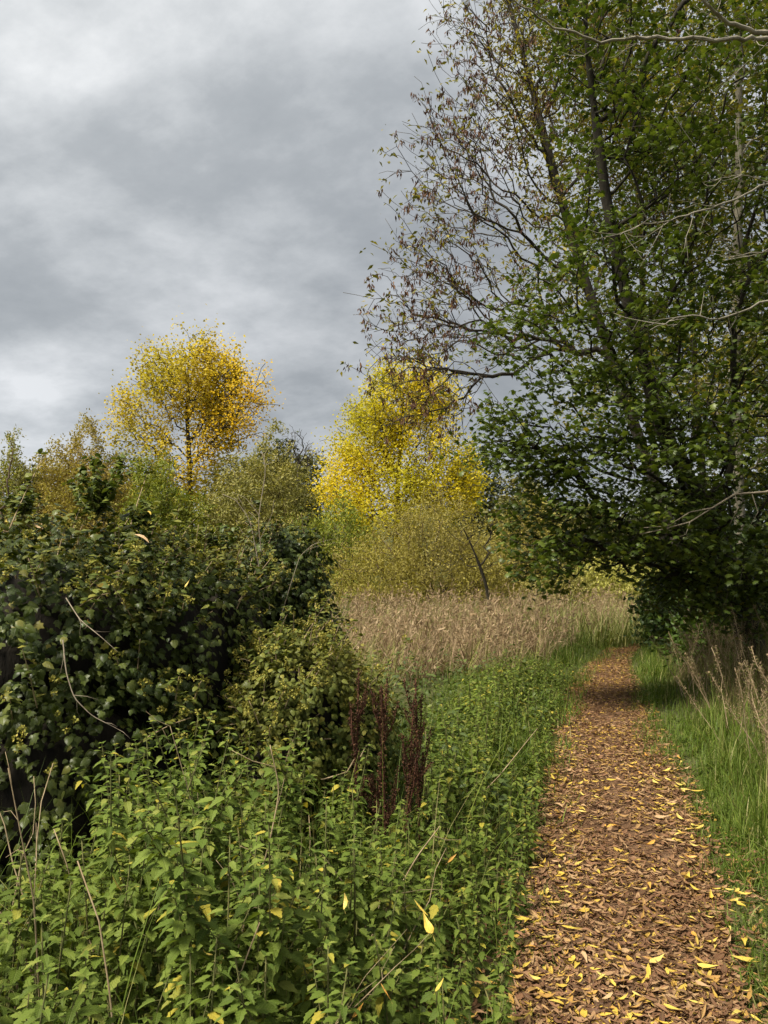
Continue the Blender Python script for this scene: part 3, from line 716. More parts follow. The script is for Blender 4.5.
def right_wood():
    def tall(name, label, x, Y, r, lean, barkm, leafm, blobs, ncl, nleaf, size, group='tall trees in the right hand wood'):
        b = base(x, 640, Y); t = at(x + lean, -160, Y)
        crown_tree(name, label, 'tree', [b, .7 * b + .3 * t + R.normal(0, .12, 3), .4 * b + .6 * t, t], pxblobs(blobs), ncl, 6, .4, r, .006, barkm, leafm, T_OVAL, nleaf, .22, size, .4, .4, .4, group, lift=.08)
    tall('alder_tree', 'straight pale trunked tree in the wood at the right edge', 744, 13.5, .13, -8, M['bark_pale'], M['wood_leaf'], [(740, 100, 70, 160, 13.5, 2, 3), (760, 350, 60, 120, 13.5, 2, 2), (740, -80, 90, 80, 13.5, 2, 2)], 150, 11, (.06, .13))
    tall('alder_tree', 'slim pale tree half hidden behind the leaning maple trunk', 716, 17, .10, -50, M['bark'], M['wood_leaf'], [(670, 120, 80, 170, 17, 2, 3), (690, 330, 70, 120, 17, 2, 2), (650, -60, 90, 80, 17, 2, 2)], 150, 11, (.07, .14))
    tall('alder_tree', 'yellowing tree deep in the wood behind the maple crown', 672, 20, .11, -60, M['bark_dark'], M['wood_leaf'], [(610, 150, 60, 140, 20, 2.2, 3), (620, 330, 60, 110, 20, 2.2, 2), (580, 0, 70, 100, 20, 2, 2)], 130, 11, (.08, .16))
    tall('alder_tree', 'dark trunked tree at the far back of the wood by the frame edge', 792, 18, .16, 5, M['bark_dark'], M['wood_leaf'], [(790, 150, 90, 200, 18, 2.4, 3), (770, 400, 80, 120, 18, 2.2, 2)], 150, 11, (.08, .16))
    # understorey
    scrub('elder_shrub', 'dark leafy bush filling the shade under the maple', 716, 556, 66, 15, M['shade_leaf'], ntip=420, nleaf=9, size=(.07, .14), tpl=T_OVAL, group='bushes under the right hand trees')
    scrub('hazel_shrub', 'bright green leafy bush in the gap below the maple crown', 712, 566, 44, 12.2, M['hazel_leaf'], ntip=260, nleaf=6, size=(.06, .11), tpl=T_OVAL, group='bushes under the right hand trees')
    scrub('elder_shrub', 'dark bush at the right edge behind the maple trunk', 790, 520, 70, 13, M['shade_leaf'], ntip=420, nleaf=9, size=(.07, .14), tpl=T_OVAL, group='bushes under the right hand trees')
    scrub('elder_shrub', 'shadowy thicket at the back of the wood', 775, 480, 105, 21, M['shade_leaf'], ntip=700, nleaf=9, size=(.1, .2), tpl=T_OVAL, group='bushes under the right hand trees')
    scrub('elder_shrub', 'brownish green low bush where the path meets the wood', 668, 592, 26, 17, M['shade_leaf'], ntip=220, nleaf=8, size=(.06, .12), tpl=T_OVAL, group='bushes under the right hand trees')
    # a tree outside the frame whose bare boughs reach in
    Yb = 7.0
    b = base(905, 700, Yb)
    tr = [b, at(900, 450, Yb), at(890, 200, Yb), at(880, -60, Yb)]
    g = Geo()
    tube(g, np.array(tr), [.17, .15, .13, .10], 9)
    def bough(pts, r0, r1, dz=0.0):
        q = np.array([at(a, c, Yb - .12 * i + dz) for i, (a, c) in enumerate(pts)])
        s = np.linspace(0, len(q) - 1, len(q) * 4); q = np.stack([np.interp(s, np.arange(len(q)), q[:, k]) for k in range(3)], 1)
        q[1:-1] = .25 * q[:-2] + .5 * q[1:-1] + .25 * q[2:]; q[1:-1] += R.normal(0, .008, (len(q) - 2, 3))
        tube(g, q, np.linspace(r0 * .75, r1 * .6, len(q)), 6)
        for _ in range(int(len(q) * .55)):
            j = R.integers(3, len(q) - 1); d = unit(q[j + 1] - q[j] if j + 1 < len(q) else q[j] - q[j - 1]) + R.normal(0, .75, 3); l = R.uniform(.08, .4); tt = np.linspace(0, 1, 5)[:, None]
            w = q[j] + d * l * tt + np.array([0, 0, .25 * l]) * tt ** 2 + R.normal(0, .006, (5, 3)) * tt; tube(g, w, np.linspace(.0045, .0015, 5), 4)
            d2 = d + R.normal(0, .8, 3); tube(g, np.array([w[2], w[2] + d2 * l * .25, w[2] + d2 * l * .4 + np.array([0, 0, .03])]), [.003, .002, .001], 3)
        return q
    bough([(890, 120), (820, 70), (768, 38), (745, 40), (700, 38), (650, 38), (600, 42), (560, 30), (525, 8), (505, -8)], .035, .008)
    bough([(880, 60), (800, 40), (768, 32), (735, 26), (715, 14), (700, -4)], .038, .022)
    bough([(890, 160), (820, 165), (768, 182), (735, 200), (705, 210), (670, 220), (640, 225), (620, 235)], .018, .005)
    bough([(768, 182), (740, 175), (712, 180)], .008, .003, -.2)
    bough([(890, 260), (820, 290), (768, 300), (720, 320), (680, 315), (650, 330)], .02, .006)
    bough([(890, 210), (800, 240), (750, 255), (710, 250)], .016, .005)
    e = thing('bare_boughed_tree', 'pale grey bare boughs reaching in from the top right edge', 'tree', b)
    part(g, 'trunk', M['bough'], e, True)
right_wood()

# ------------------------------------------------------------------ ivy
def ivy_mass(name, label, blobs, dens, leafm, n_shoot, n_umbel, tplA, tplB, mixB=.5, size=(.035, .075), shootm=None):
    cen = np.array([b[0] for b in blobs]); rad = np.array([b[1] for b in blobs])
    e = thing(name, label, 'ivy', (cen[0][0], cen[0][1], gh(cen[0][0], cen[0][1])))
    def surf(n):
        area = np.array([r[0] * r[1] + r[0] * r[2] + r[1] * r[2] for r in rad]); k = R.choice(len(blobs), n, p=area / area.sum())
        d = unit(R.normal(0, 1, (n, 3)))
        nz = np.array([mnoise.noise(Vector(v)) for v in (d * 2.6 + cen[k] * 1.7)]); nz2 = np.array([mnoise.noise(Vector(v)) for v in (d * 6.5 + cen[k] * 2.3)])
        f = 1 + .22 * nz + .13 * nz2
        P = cen[k] + d * rad[k] * f[:, None]; N = unit(d / rad[k])
        inside = np.zeros(n, bool)
        for j in range(len(blobs)):
            q = np.linalg.norm((P - cen[j]) / rad[j], axis=1); inside |= (q < .86) & (k != j)
        hole = np.array([mnoise.noise(Vector(v)) for v in (P * 5.5)]) < -.16
        ok = ~inside & ~(hole & (R.random(n) < .8)) & (P[:, 2] > gh(P[:, 0], P[:, 1]))
        return P[ok], N[ok]
    g = Geo()
    P, N = surf(dens); n = len(P)
    for layer, (off, frac) in enumerate(((0.02, 1.0), (-.07, .8), (-.15, .7), (-.24, .5))):
        s = R.random(n) < frac; p = P[s] + N[s] * (off + R.normal(0, .035, s.sum()))[:, None]; m = len(p)
        T = np.stack([R.normal(0, .55, m), R.normal(0, .55, m), np.full(m, -.75)], 1) + N[s] * .55
        Nn = N[s] * .9 + np.array([0, 0, .55]) + R.normal(0, .38, (m, 3))
        b = R.random(m) < mixB; S = R.uniform(size[0], size[1], m)
        scatter(g, tplA, p[~b], T[~b], Nn[~b], S[~b]); scatter(g, tplB, p[b], T[b], Nn[b], S[b])
    # shoots that stand out of the mass
    P2, N2 = surf(n_shoot * 3); up = N2[:, 2] > .42; P2, N2 = P2[up][:n_shoot], N2[up][:n_shoot]
    part(g, 'leaves', leafm, e); g = Geo()
    gs = Geo(); tips = []
    for p, nn in zip(P2, N2):
        L = R.uniform(.08, .26) * (1.9 if R.random() < .16 else 1); d = unit(nn * .8 + np.array([0, 0, .7]) + R.normal(0, .3, 3)); t = np.linspace(0, 1, 5)[:, None]
        q = p + d * L * t + np.array([0, 0, -.05]) * t * t; tube(gs, q, np.linspace(.004, .002, 5), 3); tips.append(q[-1])
        m = int(L / .016); tt = R.random(m)[:, None]; az = R.random(m) * 6.283
        T = np.stack([np.cos(az), np.sin(az), R.normal(-.1, .3, m)], 1) + d * .3
        scatter(g, tplB, p + d * L * tt + R.normal(0, .008, (m, 3)), T, np.stack([R.normal(0, .3, m), R.normal(0, .3, m), np.ones(m)], 1), R.uniform(size[0] * .9, size[1] * .95, m))
    part(g, 'flowering_shoots', shootm or leafm, e)['kind'] = 'stuff'
    # long stems threading the surface
    for _ in range(26):
        P3, N3 = surf(6)
        if len(P3) < 2: continue
        a, b = P3[0], P3[1]
        if np.linalg.norm(a - b) > 1.4: continue
        t = np.linspace(0, 1, 9)[:, None]; q = a + (b - a) * t + N3[0] * .10 * np.sin(t * 3.14) + np.cumsum(R.normal(0, .012, (9, 3)), 0); tube(gs, q, np.full(9, .004), 4)
    part(gs, 'stems', M['dry_stem'], e, True)['kind'] = 'stuff'
    # flower heads: little round umbels
    if n_umbel:
        gu = Geo(); P4, N4 = surf(n_umbel * 3); up = N4[:, 2] > .25; P4, N4 = P4[up][:n_umbel], N4[up][:n_umbel]
        C = P4 + N4 * .05 + np.array([0, 0, .03]); C = np.concatenate([C, np.array(tips)[:len(tips) * 2 // 3]])
        C = np.concatenate([C + R.normal(0, .02, C.shape) for _ in range(3)])
        k = 16; d = unit(R.normal(0, 1, (len(C) * k, 3)))
        scatter(gu, t_diamond(.75, .0, .0), np.repeat(C, k, 0) + d * .006, d, R.normal(0, 1, d.shape), R.uniform(.010, .017, len(d)))
        part(gu, 'flower_heads', M['umbel'], e)['kind'] = 'stuff'
    # added near-black core: paints the shade inside the ivy and blocks see-through
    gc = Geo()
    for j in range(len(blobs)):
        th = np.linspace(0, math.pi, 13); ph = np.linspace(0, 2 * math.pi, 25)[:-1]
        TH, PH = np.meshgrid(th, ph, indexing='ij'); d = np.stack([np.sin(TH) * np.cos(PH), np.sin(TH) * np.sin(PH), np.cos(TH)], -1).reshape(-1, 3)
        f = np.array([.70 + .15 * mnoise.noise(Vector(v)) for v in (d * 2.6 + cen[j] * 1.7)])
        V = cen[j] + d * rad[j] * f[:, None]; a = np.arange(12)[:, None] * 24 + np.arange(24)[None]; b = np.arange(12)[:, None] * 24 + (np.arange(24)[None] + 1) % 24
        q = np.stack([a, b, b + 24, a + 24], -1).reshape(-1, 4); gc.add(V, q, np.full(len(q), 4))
    part(gc, 'dark_filler_core', M['core'], e, True)
    return e
def B(px, py, Y, rx, ry, rz): return (at(px, py, Y), np.array([rx, ry, rz]), 1)
ivy_mass('ivy_bank', 'dark glossy ivy bank filling the left side above the nettles',
         [B(-10, 680, 4.3, 1.0, .85, .90), B(90, 680, 4.5, .72, .8, .84), B(172, 675, 4.7, .50, .75, .72), B(222, 640, 5.2, .42, .5, .55), B(40, 790, 4.2, 1.0, .8, .8), B(150, 780, 4.6, .62, .7, .8), B(-260, 670, 4.6, 1.2, 1.0, 1.05)],
         26000, M['ivy'], 900, 420, T_IVY, T_IVY2, .45, (.025, .055), M['ivy_light'])
ivy_mass('ivy_stump', 'dark ivy covered stump standing behind the right end of the ivy bank', [B(284, 588, 5.9, .30, .4, .44), B(290, 690, 5.8, .40, .4, .62)], 8000, M['ivy'], 120, 40, T_IVY, T_IVY2, .4, (.024, .052))
ivy_mass('ivy_mound', 'yellow green flowering ivy mound in front of the stump', [B(300, 715, 4.6, .36, .45, .43), B(345, 740, 4.7, .28, .4, .38), B(272, 775, 4.4, .26, .45, .45)], 15000, M['ivy_light'], 230, 240, T_IVY2, T_IVY2, .6, (.019, .042))
def sprig(px, py, w, h, Y, n, label):   # leafy shoots above the bank
    b = at(px, py, Y); e = thing('leafy_shoot', label, 'plant', b, 'leafy shoots standing out of the ivy top')
    gs = Geo(); g = Geo()
    for k in range(n):
        t = at(px + w * (2 * R.random() - 1), py - h * R.uniform(.5, 1.0), Y + R.normal(0, .08)); q = b + (t - b) * np.linspace(0, 1, 6)[:, None] + np.array([.03 * R.normal(), 0, 0]) * np.sin(np.linspace(0, 3.14, 6))[:, None]
        tube(gs, q, np.linspace(.006, .002, 6), 4)
        m = int(58 * np.linalg.norm(t - b) / .3); tt = R.uniform(.2, 1.02, m)[:, None]; az = R.random(m) * 6.283
        scatter(g, T_IVY2, b + (t - b) * tt + R.normal(0, .014, (m, 3)), np.stack([np.cos(az), np.sin(az), R.normal(-.3, .3, m)], 1), np.stack([R.normal(0, .3, m), R.normal(0, .3, m), np.ones(m)], 1), R.uniform(.024, .046, m))
    part(gs, 'stem', M['stem'], e, True); part(g, 'leaves', M['ivy_mid'], e)
sprig(96, 520, 30, 70, 4.4, 10, 'tallest leafy shoot rising above the top of the ivy bank')
sprig(22, 515, 22, 30, 4.3, 6, 'low leafy shoot on the ivy top near the left edge')
sprig(150, 535, 20, 34, 4.5, 6, 'leafy shoot on the ivy top just right of the tallest one')
sprig(222, 552, 24, 36, 4.8, 6, 'leafy shoot on the ivy top below the willow scrub')

# ------------------------------------------------------------------ nettles
def nettle_geo(h, nb=2):
    gs = Geo(); leaves = []
    def axis(p0, d, L, r, first):
        t = np.linspace(0, 1, 7)[:, None]; bendv = R.normal(0, .06, 3) * L; bendv[2] = 0
        q = p0 + d * L * t + bendv * t * t; tube(gs, q, np.linspace(r, r * .45, 7), 5)
        s = first; phi = R.random() * 3.14; k = 0
        while s < .99 * L:
            f = s / L; pos = p0 + d * s + bendv * f * f
            size = (.018 + .037 * math.sin(min(1, (1 - f) * 1.45 + .10) * 1.57)) * R.uniform(.8, 1.15)
            for sd in (0, math.pi):
                if R.random() < .06: continue
                a = phi + sd + R.normal(0, .2); out = np.array([math.cos(a), math.sin(a), R.normal(.05 - .35 * (1 - f), .18)])
                pet = size * .35; tube(gs, np.array([pos, pos + unit(out) * pet]), [.0013, .001], 3, False)
                leaves.append((pos + unit(out) * pet, out, np.array([-.35 * math.cos(a) + R.normal(0, .2), -.35 * math.sin(a) + R.normal(0, .2), 1.0]), size))
            phi += 1.57 + R.normal(0, .15); s += R.uniform(.021, .036) * (1.15 - .45 * f); k += 1
        for j in range(4):
            a = j * 1.57 + R.random(); leaves.append((p0 + d * L + bendv, np.array([math.cos(a), math.sin(a), .45]), np.array([-math.cos(a) * .5, -math.sin(a) * .5, .8]), R.uniform(.014, .024)))
    lean = R.normal(0, .10, 2); d = unit(np.array([lean[0], lean[1], 1.0]))
    axis(np.zeros(3), d, h, .0042, h * .16)
    for _ in range(nb):
        s = R.uniform(.35, .75) * h; a = R.random() * 6.283; dd = unit(np.array([math.cos(a) * .55, math.sin(a) * .55, 1.0])); axis(d * s, dd, h * R.uniform(.16, .34), .0025, .03)
    g = Geo(); k = R.integers(0, 3, len(leaves))
    for i in range(3):
        L = [l for l, kk in zip(leaves, k) if kk == i]
        if L: scatter(g, T_NETTLE[i], [l[0] for l in L], [l[1] for l in L], [l[2] for l in L], [l[3] for l in L])
    return gs, g
def nettles():
    protos = []
    for i in range(14):
        h = [1.05, .95, .9, .85, .8, .75, .7, .65, .6, .55, .5, .45, .4, .35][i]
        gs, g = nettle_geo(h, 3 if h > .7 else 2)
        protos.append((h, gs.mesh('stem', M['stem'], True), g.mesh('leaves', M['nettle'], False), gs, g))
    # where nettles stand: X, Y, allowed height
    spots = []
    tries = 0
    while len(spots) < 980 and tries < 90000:
        tries += 1
        y = 1.25 + 10.5 * R.random() ** 1.1
        xl = max(-.58 * y - .3, -2.6); xr = path_x(y) - path_w(y) * .5 - .06
        x = R.uniform(xl, xr); de = xr - x
        if y > 3.4 and x < at(330, 0, 1)[0] * y + .0 and y > 3.55: continue          # the ivy stands there
        if y < 1.55 and x > .15: continue
        hmax = .34 + .75 * float(sstep(0, 1.0, de)); hmax = min(hmax, 1.0)
        if y < 2.2: hmax = min(hmax, .50 + .38 * float(sstep(1.3, 2.4, y)))
        if y > 4.5: hmax = min(hmax, .80)
        pxx = 384 + 770 * x / y
        if pxx < 70: hmax = min(hmax, .60)
        top = np.interp(pxx, [0, 60, 130, 200, 300, 335, 350, 415, 440, 500, 600], [890, 862, 770, 732, 740, 754, 790, 800, 695, 655, 655])
        hmax = min(hmax, CAM_H - (top - 575) / 770 * y - .02)
        if hmax < .16: continue
        gap = math.sin(x * 5.3 + 1.0) * math.sin(y * 4.1 + .5) + .6 * math.sin(x * 9.1 - y * 7.7)
        if y < 4.4 and gap < -.35 and R.random() < .9: continue
        mind = .098 if y < 4 else .13
        if any((x - a) ** 2 + (y - b) ** 2 < mind ** 2 for a, b, c in spots): continue
        spots.append((x, y, hmax * R.uniform(.42, 1.12)))
    spots.sort(key=lambda s: s[1])
    rest_s, rest_l = Geo(), Geo()
    for n, (x, y, h) in enumerate(spots):
        pr = min(protos, key=lambda p: abs(p[0] - h) + .12 * R.random()); sc = h / pr[0]; rz = R.random() * 6.283
        z = float(gh(x, y)) - .01
        if n < 300:
            if y < 2.4: lab = 'green stinging nettle in the foreground bed at the bottom left'
            elif x > path_x(y) - path_w(y) * .5 - .55: lab = 'short stinging nettle crowding the left edge of the leafy path'
            elif y < 3.5: lab = 'tall stinging nettle growing in front of the dark ivy bank'
            else: lab = 'stinging nettle in the bed between dock stalks and path'
            e = thing('nettle', lab, 'nettle', (x, y, z), 'stinging nettles left of the path')
            e.rotation_euler = (R.normal(0, .07), R.normal(0, .07), rz); e.scale = (sc, sc, sc)
            for nm, me in (('stem', pr[1]), ('leaves', pr[2])):
                o = bpy.data.objects.new(nm, me); COL.objects.link(o); o.parent = e
        else:
            c, s = math.cos(rz), math.sin(rz); Rm = np.array([[c, -s, 0], [s, c, 0], [0, 0, 1]]) * sc
            for src, dst in ((pr[3], rest_s), (pr[4], rest_l)):
                V = np.concatenate(src.v) @ Rm.T + np.array([x, y, z])
                dst.add(V, np.concatenate(src.l), np.concatenate(src.n), np.concatenate(src.uv))
    o = rest_l.build('nettle_bed', M['nettle']); tag(o, 'bed of green nettles running on beside the path to the reeds', 'nettles', kind='stuff')
    p = rest_s.build('stems', M['stem'], o, True); p['kind'] = 'stuff'
nettles()

def undergrowth():
    g = Geo()
    def put(n, y0, y1, xf, zr, size, bias=1.3):
        y = y0 + (y1 - y0) * R.random(n) ** bias; a, b = xf(y); x = a + (b - a) * R.random(n)
        k = np.sin(x * 3.7 + y * 1.1) * np.sin(y * 4.3 - x) 
        z = gh(x, y) + zr[0] + (zr[1] - zr[0]) * R.random(n) * (.75 + .5 * k)
        de = path_x(y) - path_w(y) * .5 - x; z = np.where(de < .5, gh(x, y) + (z - gh(x, y)) * np.clip(.15 + de * 1.7, .1, 1), z)
        az = R.random(n) * 6.283; T = np.stack([np.cos(az), np.sin(az), R.normal(-.15, .3, n)], 1); N = np.stack([R.normal(0, .4, n), R.normal(0, .4, n), np.ones(n)], 1)
        h = n // 2; P = np.stack([x, y, z], 1); S = R.uniform(size[0], size[1], n)
        scatter(g, T_NETTLE[0], P[:h], T[:h], N[:h], S[:h]); scatter(g, T_IVY2, P[h:], T[h:], N[h:], S[h:])
    put(2600, 1.3, 5.0, lambda y: (np.maximum(-.6 * y - .3, -2.8), path_x(y) - path_w(y) * .5 + .02), (.02, .26), (.02, .05))
    put(3600, 4.5, 11, lambda y: (np.full_like(y, -.6), path_x(y) - path_w(y) * .5 - .1), (.05, .55), (.03, .07))
    put(13000, 3.6, 16, lambda y: (path_x(y) + path_w(y) * .5 + .9, path_x(y) + path_w(y) * .5 + 3.5), (.02, .55), (.025, .065))
    put(3600, 2.0, 8, lambda y: (path_x(y) + path_w(y) * .5 + .15, path_x(y) + path_w(y) * .5 + 1.6), (.02, .22), (.02, .05))
    tag(g.build('undergrowth', M['bramble']), 'low leafy ground cover under the nettles and along the banks', 'ground cover', kind='stuff')
undergrowth()

# ------------------------------------------------------------------ dock stalks
def docks():
    G = 'dead dock stalks among the nettles'
    for px, top, Y, h, lab in ((350, 645, 4.0, 1.15, 'leftmost dark brown dock stalk in front of the ivy mound'), (366, 668, 3.8, 1.0, 'thick red brown dock stalk second from the left'),
                               (383, 655, 4.0, 1.1, 'tall dark dock stalk in the middle of the cluster'), (398, 694, 3.8, .9, 'shorter dock stalk right of the middle one'), (416, 668, 4.1, 1.05, 'slim rust brown dock stalk at the right of the cluster')):
        b = base(px + 4, 800, Y); t = at(px, top, Y); t = t + np.array([R.normal(0, .055), 0, -.06 + R.normal(0, .05)]); e = thing('dock_stalk', lab, 'dock', b, G)
        gs = Geo(); g = Geo(); ax = t - b; L = np.linalg.norm(ax)
        tube(gs, b + ax * np.linspace(0, 1, 6)[:, None], np.linspace(.007, .003, 6), 5)
        segs = [(b + ax * .38, b + ax * 1.0)]
        for k in range(6):
            s = R.uniform(.30, .80); a = R.random() * 6.283; p = b + ax * s; w = R.uniform(.03, .11); q = p + np.array([math.cos(a) * w, math.sin(a) * w, R.uniform(.08, .32)]); segs.append((p, q)); tube(gs, np.array([p, (p + q) / 2 + np.array([math.cos(a) * .015, math.sin(a) * .015, 0]), q]), [.004, .003, .002], 4)
        for p, q in segs:
            m = int(np.linalg.norm(q - p) * 1050); tt = np.round(R.random(m) * 26) / 26 + R.normal(0, .008, m)
            P = p + (q - p) * np.clip(tt, 0, 1)[:, None] + R.normal(0, .009, (m, 3)) * (1.15 - .6 * np.clip(tt, 0, 1))[:, None]
            scatter(g, t_diamond(.8, .15, 0), P, np.stack([R.normal(0, 1, m), R.normal(0, 1, m), np.full(m, -.8)], 1), R.normal(0, 1, (m, 3)), R.uniform(.006, .013, m))
        part(gs, 'stem', M['dock_stem'], e, True); part(g, 'seeds', M['dock'], e)['kind'] = 'stuff'
docks()

# ------------------------------------------------------------------ dead stems and single leaves
def stems():
    def stem(name, label, pts, r, mat, group=None, twigs=()):
        q = np.array([at(a, b, Y) for a, b, Y in pts]); e = thing(name, label, 'dead stem', q[0], group)
        g = Geo()
        def tb(q, r):
            s = np.linspace(0, len(q) - 1, len(q) * 4); p = np.stack([np.interp(s, np.arange(len(q)), q[:, k]) for k in range(3)], 1); p[1:-1] = .25 * p[:-2] + .5 * p[1:-1] + .25 * p[2:]
            tube(g, p, np.linspace(r, r * .5, len(p)), 5)
        r *= .62; tb(q, r)
        for tw in twigs: tb(np.array([at(a, b, Y) for a, b, Y in tw]), r * .55)
        for _ in range(5):
            j = R.integers(0, len(q) - 1); p = q[j] + (q[j + 1] - q[j]) * R.random(); d = (q[j + 1] - q[j]); d = d / np.linalg.norm(d) + R.normal(0, .7, 3); l = R.uniform(.03, .12)
            tube(g, np.array([p, p + d * l * .5 + R.normal(0, .006, 3), p + d * l]), [r * .4, r * .3, r * .2], 4)
        part(g, 'stem', mat, e, True)
        return e
    stem('bramble_cane', 'pale curved bare cane hanging in the middle of the dark ivy', [(63, 640, 3.42), (66, 672, 3.38), (74, 698, 3.36), (92, 716, 3.36), (116, 728, 3.38)], .005, M['twig_pale'])
    stem('bramble_cane', 'short pale bare cane slanting across the ivy above the curved one', [(66, 598, 3.5), (80, 620, 3.45), (100, 636, 3.42), (118, 652, 3.42)], .0045, M['twig_pale'])
    stem('dead_stalk', 'tallest bare grey stalk rising above the ivy stump', [(270, 610, 5.4), (262, 560, 5.35), (258, 520, 5.35), (266, 470, 5.35), (262, 452, 5.35)], .006, M['twig_pale'], 'bare stalks above the ivy stump', [[(260, 540, 5.35), (272, 515, 5.3), (274, 500, 5.3)], [(259, 515, 5.35), (246, 498, 5.35), (232, 492, 5.35)]])
    stem('dead_stalk', 'forked bare stalk left of the tallest one on the ivy stump', [(264, 600, 5.3), (258, 560, 5.3), (250, 520, 5.3), (236, 500, 5.3), (222, 494, 5.3)], .006, M['twig_pale'], 'bare stalks above the ivy stump', [[(255, 545, 5.3), (242, 532, 5.3), (236, 520, 5.3)]])
    stem('dead_stalk', 'bent bare twig right of the stalks against the dark stump', [(280, 620, 5.3), (292, 580, 5.25), (300, 556, 5.25), (312, 545, 5.25)], .004, M['twig_pale'], 'bare stalks above the ivy stump')
    G = 'dead stalks among the nettles'
    stem('dead_stalk', 'tall pale stalk standing at the bottom left edge', [(40, 1010, 2.25), (34, 900, 2.2), (20, 830, 2.2), (8, 768, 2.2)], .0045, M['dry_stem'], G)
    stem('dead_stalk', 'forked pale stalk leaning through the nettles left of the docks', [(222, 1020, 2.3), (246, 915, 2.3), (268, 850, 2.35), (280, 790, 2.4), (270, 745, 2.4)], .005, M['dry_stem'], G, [[(246, 915, 2.3), (232, 880, 2.3), (216, 860, 2.3)], [(247, 912, 2.3), (280, 890, 2.25)], [(262, 868, 2.3), (250, 850, 2.3), (240, 846, 2.3)]])
    stem('dead_stalk', 'slanting brown stalk below the dock cluster', [(370, 940, 2.9), (395, 895, 2.9), (418, 855, 2.95), (440, 826, 3.0)], .006, M['dry_stem'], G)
    stem('dead_stalk', 'bare brown stalk standing behind the forked pale one', [(206, 880, 2.9), (196, 820, 2.9), (184, 775, 2.9), (170, 726, 2.9)], .004, M['dry_stem'], G)
    stem('dead_stalk', 'thin bent stalk at the very bottom beside the orange leaf', [(330, 1030, 1.9), (360, 1002, 1.9), (382, 980, 1.9), (396, 966, 1.9)], .003, M['dry_stem'], G)
    # dry stalks on the right bank
    gprot = []
    for k in range(5):
        g = Geo(); gl = Geo(); h = R.uniform(.7, 1.1); d = unit(np.array([R.normal(0, .25), R.normal(0, .25), 1.0])); q = d * h * np.linspace(0, 1, 7)[:, None] + R.normal(0, .01, (7, 3)); q[0] = 0
        tube(g, q, np.linspace(.0055, .0025, 7), 4)
        m = 170; f = R.uniform(.52, 1.0, m); a = R.random(m) * 6.283; o = .045 * (1.1 - f)[:, None] * np.stack([np.cos(a), np.sin(a), .4 + 0 * a], 1) * R.random(m)[:, None] * 2
        scatter(gl, t_diamond(.35, .1, .1), d * h * f[:, None] + o, np.stack([np.cos(a), np.sin(a), .8 + 0 * a], 1), R.normal(0, 1, (m, 3)), R.uniform(.010, .028, m))
        gprot.append((g.mesh('stem', M['dry_stem'], True), gl.mesh('seed_head', M['reed'])))
    for k in range(150):
        y = 3.0 + 9 * R.random(); x = path_x(y) + path_w(y) * .5 + R.uniform(.55, 1.9); pr = gprot[k % 5]
        lab = 'dry brown seed stalk on the right bank beside the near grass' if y < 6 else 'dry brown seed stalk further along the right bank under the maple'
        e = thing('seed_stalk', lab, 'dead stalk', (x, y, float(gh(x, y)) - .02), 'dry seed stalks on the right bank'); s = R.uniform(.7, 1.15); e.scale = (s, s, s); e.rotation_euler = (R.normal(0, .2), R.normal(0, .2), R.random() * 6.28)
        for nm, me in (('stem', pr[0]), ('seed_head', pr[1])):
            o = bpy.data.objects.new(nm, me); COL.objects.link(o); o.parent = e
            if nm == 'seed_head': o['kind'] = 'stuff'
    for k in range(34):
        y = 1.75 + 3.2 * R.random(); x = R.uniform(-.5 * y, path_x(y) - path_w(y) * .5 - .25)
        if y > 3.3 and x < -.1: continue
        e = thing('dead_stalk', 'thin dry stalk poking up through the green nettle bed', 'dead stem', (x, y, float(gh(x, y))), 'thin dry stalks in the nettle bed'); s = R.uniform(.55, .85); e.scale = (s, s, s); e.rotation_euler = (R.normal(0, .3), R.normal(0, .3), R.random() * 6.28)
        o = bpy.data.objects.new('stem', gprot[k % 5][0]); COL.objects.link(o); o.parent = e
    # single leaves caught on the plants
    def leaf(label, px, py, Y, s, c, tilt, rz, v=0, group='yellowed leaves caught on the ivy and nettles'):
        o = bpy.data.objects.new('caught_leaf', LEAF_PROTO[c][5 if v == 3 else v]); COL.objects.link(o); o.location = tuple(at(px, py, Y)); v = 5 if v == 3 else v; s *= .6; o.scale = (s, s, s); o.rotation_euler = (tilt * .6 + R.normal(.1, .2), R.normal(0, .6), rz + R.normal(0, .9)); tag(o, label, 'leaf', group)
    leaf('big curled tan leaf lying on top of the ivy bank', 142, 537, 3.7, .15, 'leaf_tan', .5, 1.4, 2)
    leaf('pale yellow leaf caught at the left edge of the ivy top', 6, 522, 3.7, .085, 'leaf_yellow', .6, 1.1, 3)
    leaf('small tan leaf near the left edge above the ivy', 46, 512, 3.75, .06, 'leaf_yellow', .6, .3, 5)
    leaf('tan leaf beside the pale yellow one on the ivy', 36, 526, 3.7, .075, 'leaf_tan', .5, 1.5, 3)
    leaf('creamy yellow leaf standing on the ivy left of the tan one', 149, 512, 3.7, .085, 'leaf_yellow', .8, 1.0, 2)
    leaf('broad yellow leaf hanging on the front of the ivy', 103, 585, 3.45, .10, 'leaf_yellow', 1.0, .4, 3)
    leaf('narrow yellow leaf hanging on the ivy below the tan leaf', 188, 583, 3.75, .10, 'leaf_yellow', 1.3, .2, 4)
    leaf('slim golden leaf standing on the right shoulder of the ivy', 261, 576, 4.0, .12, 'leaf_yellow', 1.2, -.5, 0)
    leaf('reddish tan leaf on the dark left face of the ivy', 40, 588, 3.4, .06, 'leaf_tan', 1.0, .8, 1)
    leaf('orange tan leaf stuck where the pale cane starts', 88, 622, 3.4, .055, 'leaf_orange', 1.0, .8, 3)
    leaf('large yellow leaf hanging in the nettles below the docks', 428, 926, 2.45, .14, 'leaf_yellow', 1.0, .3, 3)
